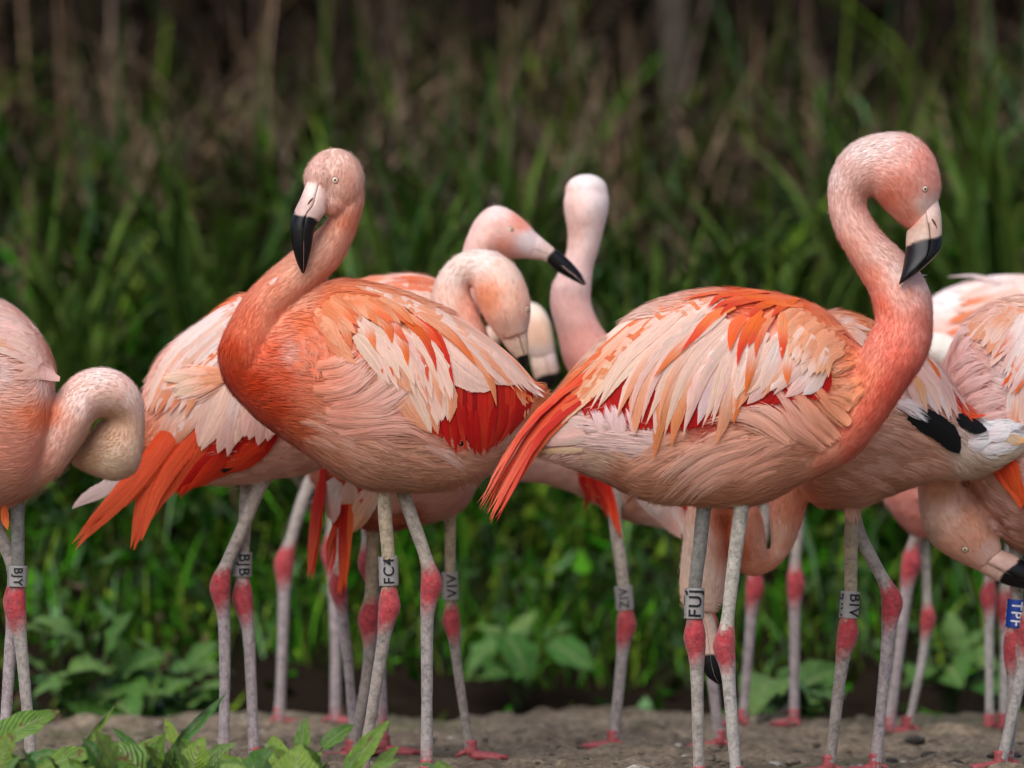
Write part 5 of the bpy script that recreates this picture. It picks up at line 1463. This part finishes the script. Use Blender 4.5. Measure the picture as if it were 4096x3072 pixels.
D.tract([[(900,1460),(830,1620),(790,1790)],[(960,1440),(900,1640),(800,1800)],[(1010,1460),(950,1660),(915,1835)],[(1060,1500),(1010,1620),(975,1740)],[(1120,1540),(1070,1660),(1030,1790)],[(1180,1560),(1130,1660),(1090,1740)]],11,92,[(WH,PK),(P_,PK),(P_,P_)],lift=.015,dl=.0004,tip=4,jit=6)
D.tract([[(960,1190),(760,1330),(640,1480),(585,1640)],[(980,1230),(800,1360),(680,1500),(600,1660)],[(990,1290),(850,1400),(740,1520),(650,1650)],[(1000,1360),(890,1450),(790,1560),(730,1680)]],12,76,[(P_,PK),((240,140,92),(240,150,110)),(WH,P_),(P_,PO)],lift=.017,dl=.0004,jit=7)
D.tract([[(900,1480),(800,1490),(640,1500)],[(890,1520),(790,1540),(690,1580)]],4,50,[(PO,(248,214,186))],lift=.026,tip=4)
for pts in ([(905,1500),(800,1490),(640,1492)],[(900,1510),(790,1530),(640,1560)],[(890,1520),(780,1570),(690,1600)]):
    D.plume(pts, 60, (244,176,136), (248,214,190), n=40, lift=.030)
# ---------- E tail, hanging towards the camera
E.tract([[(1300,1880),(1270,1960),(1250,2120),(1232,2310)],[(1290,1880),(1285,1980),(1265,2140),(1240,2300)]],4,56,[((214,40,26),(240,96,60)),((242,104,60),(240,98,58))],lift=.02,tip=2.6,name='tail_feather')
E.tract([[(1330,1980),(1330,2090),(1300,2200),(1290,2280)],[(1380,1980),(1375,2120),(1370,2260),(1360,2390)],[(1400,1980),(1395,2140),(1385,2270),(1365,2370)]],9,46,[((226,66,36),(236,96,50)),(RD,(232,84,44)),((236,104,50),(238,100,40))],lift=.022,dl=.0004,tip=2.2,name='tail_feather')
E.feather([(1350,1920),(1325,2000),(1335,2095)],110,WH,PK,lift=.034,tip=5)
E.feather([(1400,1930),(1395,2010),(1385,2090)],90,P_,PO,lift=.037,tip=4)
E.tract([[(1440,1940),(1430,1990),(1425,2020)],[(1480,1930),(1460,1990),(1450,2020)]],4,30,[((220,50,30),RO)],lift=.030)
E.feather([(1530,1930),(1470,1990),(1425,2060),(1405,2130)],80,P_,(244,190,150),lift=.036,tip=3)
E.feather([(1520,1960),(1480,2010),(1450,2080),(1410,2132)],60,WH,(244,180,134),lift=.034,tip=3)
E.plume([(1280,1960),(1255,2000),(1225,2010)],40,(240,206,196),(236,216,208),n=24,lift=.018)
E.plume([(1480,2060),(1600,2080),(1720,2080)],70,(190,110,74),(170,84,50),n=40,lift=.006)
# ---------- G red wing tip and pale tail
G_.tract([[(2330,1850),(2340,1920),(2350,2010)],[(2370,1850),(2400,1940),(2420,2040)],[(2390,1860),(2430,1980),(2480,2160)]],9,50,[(RD,(224,50,28)),((214,40,24),(238,90,50))],lift=.006,name='flight_feather')
G_.tract([[(2560,1980),(2640,2060),(2740,2165)],[(2600,1960),(2680,2030),(2760,2110)]],4,80,[(WH,PK),(WH,WH)],lift=.008,tip=4,name='tail_feather')
G_.tract([[(2680,1960),(2730,2000),(2770,2080)],[(2700,1940),(2750,1990),(2790,2060)]],3,50,[((232,74,44),(236,90,60))],lift=.006,name='tail_feather')
G_.plume([(2360,1950),(2350,2000),(2330,2050)],30,(206,60,40),(200,70,50),n=20,lift=.012)
# ---------- I
I.tract([[(3330,1265),(3420,1265),(3500,1300)],[(3320,1300),(3410,1300),(3500,1340)],[(3340,1340),(3420,1350),(3490,1390)]],10,46,[(P_,(240,116,50)),(WH,(242,130,66)),((244,180,150),P_)],lift=.008,dl=.0004)
I.tract([[(3600,1420),(3660,1540),(3650,1640)],[(3640,1420),(3730,1540),(3735,1660)],[(3660,1420),(3770,1560),(3810,1680)],[(3680,1420),(3800,1560),(3850,1670)]],5,60,[(RD,RD)],lift=.005,name='flight_feather')
I.tract([[(3580,1420),(3600,1540),(3620,1620)],[(3640,1430),(3690,1550),(3740,1665)],[(3670,1430),(3750,1540),(3800,1660)],[(3690,1420),(3790,1520),(3850,1665)]],9,74,[(P_,WH),(PK,P_),(PK,PK)],lift=.010,dl=.0006,tip=2.4)
I.feather([(3690,1400),(3760,1470),(3830,1570),(3880,1650)],56,P_,PK,lift=.016)
I.feather([(3690,1410),(3730,1450),(3765,1520)],40,(240,120,40),(240,116,40),lift=.019)
I.feather([(3655,1500),(3690,1560),(3705,1640)],40,(244,180,130),(246,200,160),lift=.018)
I.tract([[(3820,1560),(3870,1620),(3940,1668)],[(3810,1590),(3870,1650),(3935,1675)],[(3830,1600),(3850,1650),(3870,1675)]],8,34,[((240,96,52),(236,80,40)),((236,110,70),(240,90,44))],lift=.008,name='flight_feather')
I.feather([(3640,1650),(3720,1690),(3800,1750),(3838,1815)],108,DK,(16,14,16),lift=.014,tip=5,base=.6)
I.feather([(3690,1655),(3740,1690),(3790,1740)],70,DK,DK,lift=.010,tip=4)
I.feather([(3830,1668),(3890,1700),(3950,1720)],74,DK,(16,14,16),lift=.012,tip=4)
I.plume([(3590,1610),(3650,1640),(3700,1700)],70,(240,222,208),(240,236,232),n=50,lift=.019,curl=.5)
for k in range(12):
    x = RNG.uniform(3860, 4020); y = RNG.uniform(1690, 1800)
    I.plume([(x, y), (x + 50, y + 4), (x + 100, y - 12)], 56, (240,228,216), (248,242,238), n=26, lift=.008, sw=4.5)
I.tract([[(4030,1740),(4070,1750),(4100,1770)],[(4030,1770),(4070,1780),(4096,1790)]],3,34,[((240,206,170),(246,190,130))],lift=.012)
for k in range(34):
    x = RNG.uniform(3330, 3760); y = RNG.uniform(1660, 1930) - max(0, (x - 3500)) * .15
    I.plume([(x, y), (x + 60, y + 20), (x + 120, y + 56)], 58, (226,178,148), (216,164,132), n=22, lift=.006, sw=4.5)
I.plume([(3400,2020),(3410,2070),(3420,2120)],60,(222,176,146),(214,170,142),n=30,lift=.004)
I.tract([[(3960,1830),(4000,1900),(4060,2000)],[(3990,1830),(4030,1920),(4090,2040)]],4,50,[((236,80,36),(240,100,50))],lift=-.03,name='tail_feather')
# ---------- J ruffled back
J.tract([[(3980,1220),(3900,1260),(3850,1330)],[(4050,1220),(3980,1290),(3920,1370)],[(4090,1260),(4020,1350),(3970,1450)]],14,62,[(PO,P_),((244,190,164),PO),(PK,P_)],lift=.008,dl=.0004,tip=4)
J.tract([[(4100,1250),(4060,1340),(3990,1420)],[(4110,1300),(4060,1400),(4010,1500)],[(4120,1360),(4070,1450),(4020,1560)],[(4130,1420),(4090,1500),(4040,1560)]],12,50,[(WH,(240,116,50)),(P_,(236,96,40)),(WH,WH),(WH,PK)],lift=.014,dl=.0005,tip=2)
for pts in ([(3800,1470),(3860,1430),(3920,1415)],[(3815,1530),(3890,1470),(3965,1440)],[(3820,1580),(3900,1530),(3985,1500)],[(3840,1630),(3920,1590),(4010,1570)],[(3850,1680),(3950,1620),(4040,1590)],[(3870,1700),(3970,1670),(4060,1650)],[(3800,1420),(3830,1350),(3880,1310)],[(3830,1440),(3870,1370),(3900,1340)]):
    J.plume(pts, 76, (234,180,160), (244,208,192), n=54, lift=.014)
J.tract([[(4060,1560),(4060,1700),(4050,1800)],[(4110,1500),(4110,1660),(4080,1780)]],6,70,[(P_,(240,150,100)),(PK,P_),(WH,(238,110,50))],lift=.012,dl=.0005)
J.tract([[(4010,1820),(4040,1900),(4080,1980)],[(4030,1820),(4070,1920),(4110,2060)]],4,60,[((232,74,36),(238,96,44))],lift=.03,name='tail_feather')
J.feather([(3860,1880),(3870,1920),(3875,1945)],46,RD,(226,56,36),lift=.004)
for k in range(12):
    x = RNG.uniform(3920, 4060); y = RNG.uniform(1960, 2120)
    J.plume([(x, y), (x + 40, y + 30), (x + 90, y + 50)], 60, (222,176,154), (206,156,134), n=22, lift=.005, sw=4.5)
# ---------- M, F, C
Mb.feather([(4000,1130),(3900,1100),(3785,1108)],44,WH,WH,lift=.02,tip=3)
Mb.tract([[(4060,1120),(3950,1150),(3830,1200)],[(4080,1180),(3960,1210),(3820,1240)],[(4090,1240),(3980,1260),(3800,1300)],[(4090,1290),(3960,1300),(3760,1360)]],10,50,[(WH,P_),(P_,(240,140,90)),(P_,(238,120,70))],lift=.006,dl=.0006)
F.tract([[(1800,1150),(1680,1110),(1560,1115)],[(1820,1190),(1680,1150),(1540,1160)],[(1780,1220),(1650,1190),(1500,1200)],[(1560,1110),(1480,1140),(1400,1190)]],12,50,[(P_,(242,150,110)),(P_,P_),((242,140,100),(240,120,76))],lift=.006,dl=.0004)
C.tract([[(150,1340),(60,1270),(-60,1240)],[(190,1430),(80,1330),(-60,1300)],[(150,1460),(60,1400),(-60,1380)]],12,66,[((240,200,186),(242,206,192)),(PK,(240,180,150)),(P_,PK)],lift=.006,dl=.0005,tip=4)
C.tract([[(210,1480),(170,1400),(110,1340)],[(230,1500),(150,1450),(60,1440)],[(240,1520),(160,1500),(60,1520)]],7,46,[((240,192,178),PK),(PK,(240,190,172))],lift=.007,dl=.0003,tip=3)
C.feather([(20,2020),(20,2070),(30,2120)],46,(240,110,60),(240,120,60),lift=.004,name='tail_feather')
# ------------------------------------------------------------------ distinct plants, posts, stones and litter
def gpos(px, d):
    x = (px - CX) * d / FPX
    return Vector((x, d, float(terrain_z(x, d))))
SED = [(250, 12.55, 52, .5, .85, 'green sedge clump on the bank above the pale bird at the photo edge'),
       (820, 12.9, 54, .6, .95, 'sedge clump left of the turned head, on the bank'),
       (1560, 12.7, 54, .6, .95, 'sedge clump just right of the turned head, on the bank'),
       (2080, 13.0, 46, .6, .95, 'sedge clump behind the upright neck, on the bank'),
       (2560, 12.5, 54, .5, .8, 'bright green sedge clump right of the upright neck'),
       (3080, 12.6, 54, .5, .85, 'sedge clump leaning low over the front bird, left of its curled neck'),
       (3520, 13.3, 50, .7, 1.1, 'tall sedge clump behind the curled neck of the front bird'),
       (3980, 12.7, 54, .7, 1.1, 'tallest green sedge clump, at the right edge of the photo')]
for px, d, nb, h0, h1, lb in SED:
    sedge_clump(px, d, nb, h0, h1, lb)
# foreground dock plants
def more(x0, x1, n, y0=2915, y1=3030, seed=1):
    r = random.Random(seed); out = []
    for k in range(n):
        tx = r.uniform(x0, x1); ty = r.uniform(y0, y1); rx = tx + r.uniform(-130, 130); dz = r.uniform(-.30, .05)
        out.append((tx, ty, dz, rx, ty + r.uniform(120, 240), dz + .03, r.uniform(1.2, 1.9), r.uniform(-.6, .8)))
    return out
dock_plant('dock_plant', gpos(110, 8.45), more(-80, 420, 18, seed=2) + [(240,2815,.05,-20,2965,0,1.15,.3),(120,2850,.12,10,2935,.05,.9,-.3),(392,2985,-.02,150,3075,0,1.1,.5),(-30,3010,0,150,3085,0,.8,.2),(300,2950,.1,200,3060,.05,.8,-.5),(60,3000,-.1,-60,3110,-.05,1.0,.1),(170,2960,-.15,90,3100,-.12,1.1,.4),(330,3040,-.2,200,3120,-.15,1.1,.2),(468,2815,.06,320,3010,.05,.30,.9)],
           'dock plant with red spotted leaves in the lower left corner')
dock_plant('dock_plant', gpos(620, 8.5), more(420, 980, 20, seed=3) + [(648,2925,0,510,3100,0,1.2,.3),(660,2868,.08,700,2975,.06,1.1,-.4),(908,2768,.05,690,3000,.03,.34,.8),(452,2905,.06,570,3040,.05,.8,-.2),(470,2960,-.1,560,3100,-.08,1.0,.4),(860,2955,-.06,800,3095,-.04,1.0,.2),(760,3000,-.1,700,3110,-.08,1.2,-.3),(600,3010,-.16,560,3120,-.12,1.2,.3),(930,3010,-.12,850,3110,-.1,1.1,.3),(800,2960,.1,720,3060,.08,.6,.9)],
           'low dock plant with one rolled upright leaf in front of the BJB bird')
dock_plant('dock_plant', gpos(1170, 8.5), more(960, 1400, 12, 2960, 3050, seed=4) + [(1085,2912,.02,1120,3100,0,1.2,-.2),(1225,2862,.06,1200,3010,.04,1.1,.3),(1425,2868,.05,1290,2990,.03,.9,.5),(1020,3000,-.06,1100,3110,-.05,1.2,.2),(1260,2990,-.05,1230,3110,-.04,1.1,.1),(1000,3030,-.12,930,3120,-.1,1.1,.4)],
           'dock plant with dark and browned leaves in front of the FC bird')
dock_plant('dock_plant', gpos(1480, 8.45), [(1548,2868,0,1385,3100,0,.85,.4),(1592,2950,.04,1500,3100,.02,.8,.2),(1440,2985,-.06,1380,3110,-.05,1.0,.1),(1570,3010,-.1,1470,3120,-.08,1.1,.3)],
           'dock plant with a large upright bright green leaf by the FC bird')
dock_plant('dock_plant', gpos(1740, 8.5), [(1675,3030,0,1750,3085,0,1.2,.2),(1815,3025,.02,1745,3085,0,1.3,.3)], 'tiny dock seedling in front of the FC bird, cut by the frame')
# docks on the edge of the bank
def far_dock(px, d, leaves, label):
    r = random.Random(int(px)); y0 = ground_px(d); ex = []
    leaves = [(rx + (tx - rx) * 1.3, ry + (ty - ry) * 1.3, tz - .05, rx, ry, rz, ws * 1.15, ro) for (tx, ty, tz, rx, ry, rz, ws, ro) in leaves]
    for k in range(9):
        a = r.uniform(-1, 1); rx = px + a * 90; ry = y0 - r.uniform(20, 170)
        ex.append((rx + a * r.uniform(60, 170) + r.uniform(-40, 40), ry - r.uniform(-50, 90), r.uniform(-.2, .05), rx, ry, r.uniform(-.08, .05), r.uniform(1.1, 1.7), r.uniform(-.5, .5)))
    leaves = leaves + (ex if px < 1000 or px > 3000 else ex[:4])
    dock_plant('dock_plant', gpos(px, d), leaves, label, far=True)
far_dock(300, 10.95, [(235,2440,.0,330,2600,0,1.4,.2),(410,2470,.05,380,2620,.04,1.2,-.4),(480,2480,-.04,420,2620,-.02,1.2,.6),(90,2500,0,230,2560,0,.8,.1),(180,2690,-.1,340,2740,-.08,1.0,.2),(365,2680,-.14,290,2770,-.1,1.3,-.2),(100,2620,.1,200,2700,.08,1.0,.2),(250,2560,.1,200,2660,.1,1.2,.2)], 'pale glossy dock plant behind the legs of the edge bird')
far_dock(520, 11.0, [(350,2600,-.1,470,2700,-.06,1.6,.1),(565,2610,-.08,480,2720,-.06,1.6,.3),(470,2560,.05,500,2680,.02,1.4,-.2),(560,2740,-.12,480,2790,-.1,1.0,.2),(420,2740,-.14,480,2800,-.1,1.0,.2)], 'bright green dock plant between the edge bird and the BJB bird')
far_dock(740, 11.0, [(575,2560,0,690,2680,0,1.1,.2),(690,2700,-.08,760,2720,-.05,1.4,.2),(880,2640,.02,760,2700,0,.9,.2),(830,2560,.1,760,2660,.06,1.0,.3),(880,2730,-.05,780,2760,-.03,1.0,.1),(650,2760,-.1,740,2780,-.08,1.2,0)], 'greyish dock plant left of the legs of the BJB bird')
far_dock(2080, 11.6, [(1880,2630,0,2010,2560,0,1.3,.2),(2130,2650,-.05,2020,2540,-.02,1.4,-.2),(2340,2640,0,2200,2570,0,1.4,.2),(2110,2470,.06,2040,2580,.04,1.2,.3),(2250,2480,.08,2160,2580,.05,1.0,-.3),(1960,2480,.08,2030,2580,.05,1.0,.2)], 'blurred drooping dock plant between the VIV and ZIV birds')
far_dock(3180, 10.8, [(3325,2655,.05,3090,2810,0,.95,.5),(3015,2780,-.05,3130,2820,-.02,1.2,.2),(3280,2815,-.04,3190,2860,-.02,1.3,.1),(3225,2880,-.08,3180,2840,-.04,1.2,.2),(3060,2720,.12,3150,2820,.06,.9,-.2)], 'dock plant with one big bright leaf beside the far thin legs')
far_dock(3800, 11.3, [(3700,2560,0,3800,2640,0,1.2,.2),(3900,2520,.05,3840,2640,.03,1.2,-.2),(3820,2470,.08,3820,2600,.05,1.1,.2),(3650,2680,0,3760,2720,0,1.2,.1),(3930,2680,0,3850,2720,0,1.2,.1)], 'shaded dock plant behind the bent pink knees near the photo edge')
# posts behind the sedge
def post(px, d, w, h, label, tone):
    b = gpos(px, d); vs_, fs_ = [], []
    for i in range(7):
        z = h * i / 6
        for (sx, sy) in ((-1, -1), (1, -1), (1, 1), (-1, 1)):
            vs_.append((b.x + sx * w / 2 * (1 - .02 * i) + .006 * math.sin(i * 1.7), b.y + sy * w / 2, b.z - .05 + z))
    root = empty('wooden_post', b); tag(root, label, 'post')
    link('shaft', make_mesh('shaft', vs_, ring_faces(7, 4), smooth=False), tone, root)
    cap = [(b.x + sx * w * .56, b.y + sy * w * .56, b.z - .05 + h + dz) for dz in (0, .03) for (sx, sy) in ((-1, -1), (1, -1), (1, 1), (-1, 1))]
    link('cap', make_mesh('cap', cap, ring_faces(2, 4), smooth=False), tone, root)
post(2690, 15.9, .075, 2.0, 'pale weathered wooden post standing among the dry stems', M['wood'])
# litter on the mud
def rock_mesh(seed, n=10):
    r = np.random.default_rng(seed); V = []
    nu, nv = 5, 8
    for i in range(nu):
        a = math.pi * (i + .5) / nu
        for j in range(nv):
            b = 2 * math.pi * j / nv; q = r.uniform(.72, 1.15)
            V.append((math.sin(a) * math.cos(b) * q, math.sin(a) * math.sin(b) * q, math.cos(a) * .6 * q))
    return np.array(V), ring_faces(nu, nv)
V, F_, C_ = [], [], []
for k in range(2200):
    d = R_.uniform(8.4, 10.78); px = R_.uniform(-200, 4300); b = gpos(px, d); v, f = rock_mesh(k % 9)
    s = R_.uniform(.002, .006) if R_.random() < .93 else R_.uniform(.007, .013); off = len(V) * 1
    t = R_.random(); c = (G(.20, .165, .125) if t < .5 else G(.10, .08, .06) if t < .8 else G(.045, .04, .035) if t < .90 else G(.46, .42, .37)) * R_.uniform(.7, 1.2)
    n0 = sum(1 for _ in ()) ; n0 = len(C_)
    ca, sa = math.cos(k), math.sin(k)
    vv = np.stack([v[:, 0] * ca - v[:, 1] * sa, v[:, 0] * sa + v[:, 1] * ca, v[:, 2]], 1) * s * np.array([1.3, 1, .9]) + np.array(b)
    V.extend(vv.tolist()); C_.extend([c] * len(v)); F_.extend([tuple(i + n0 for i in q) for q in f])
o = link('gravel', make_mesh('gravel', np.array(V), F_, attrs={'col': ('FLOAT_COLOR', np.array(C_))}), mat_attr('grit', rough=.85, spec=.2, noise=.3, scale=200))
tag(o, 'grit, crumbs of soil and small stones scattered over the mud', 'gravel', kind='stuff')
def stone(px, d, sx, sy, sz, label, c, cat='stone', name='stone'):
    v, f = rock_mesh(int(px)); b = gpos(px, d)
    vv = v * np.array([sx, sy, sz]) + np.array([b.x, b.y, b.z + sz * .35])
    cols = np.array([np.array(c) * (1.0 + .25 * math.sin(i * 1.7)) for i in range(len(vv))])
    o = link(name, make_mesh(name, vv, f, attrs={'col': ('FLOAT_COLOR', cols)}), mat_attr('stone_' + str(int(px)), rough=.8, spec=.3, noise=.5, scale=90, bump=.6))
    tag(o, label, cat)
stone(2548, 8.95, .030, .022, .026, 'whitish stone on the mud beside the foot of the ZIV bird', (.36, .32, .27))
stone(3655, 9.9, .022, .018, .016, 'black clod of earth by the feet of the blurred bird', (.05, .043, .037), 'clod', 'clod')
stone(3720, 9.55, .020, .016, .013, 'dark flat clod on the mud right of the BIV bird legs', (.06, .05, .042), 'clod', 'clod')
stone(4010, 9.4, .03, .02, .015, 'dark crumbled clod near the right edge of the mud', (.06, .05, .04), 'clod', 'clod')
b = gpos(3655, 9.02)
Vf = [(b.x + t * .05 - .025, b.y + w * .010 * math.sin(math.pi * min(1, t + .1)), b.z + .012 + .004 * t) for t in np.linspace(0, 1, 7) for w in (-1, 0, 1)]
Ff = [(i * 3 + j, i * 3 + j + 1, i * 3 + j + 4, i * 3 + j + 3) for i in range(6) for j in range(2)]
o = link('shed_feather', make_mesh('shed_feather', Vf, Ff, attrs={'col': ('FLOAT_COLOR', np.tile(G(.75, .70, .68), (21, 1)))}), M['fuzz'])
tag(o, 'small white shed feather lying on the mud near the BIV bird', 'feather')
p0, p1 = W(3035, 2890, 10.55), W(3190, 2820, 10.62); vs_ = []
for i in range(6):
    c = p0.lerp(p1, i / 5) + Vector((0, 0, .006 * math.sin(i * 2)))
    for j in range(6):
        a = 2 * math.pi * j / 6; vs_.append((c.x + .005 * math.cos(a), c.y + .005 * math.sin(a), c.z + .006 * math.sin(a)))
o = link('stick', make_mesh('stick', vs_, ring_faces(6, 6)), M['wood']); tag(o, 'brown stick leaning under the big bright dock leaf', 'stick')
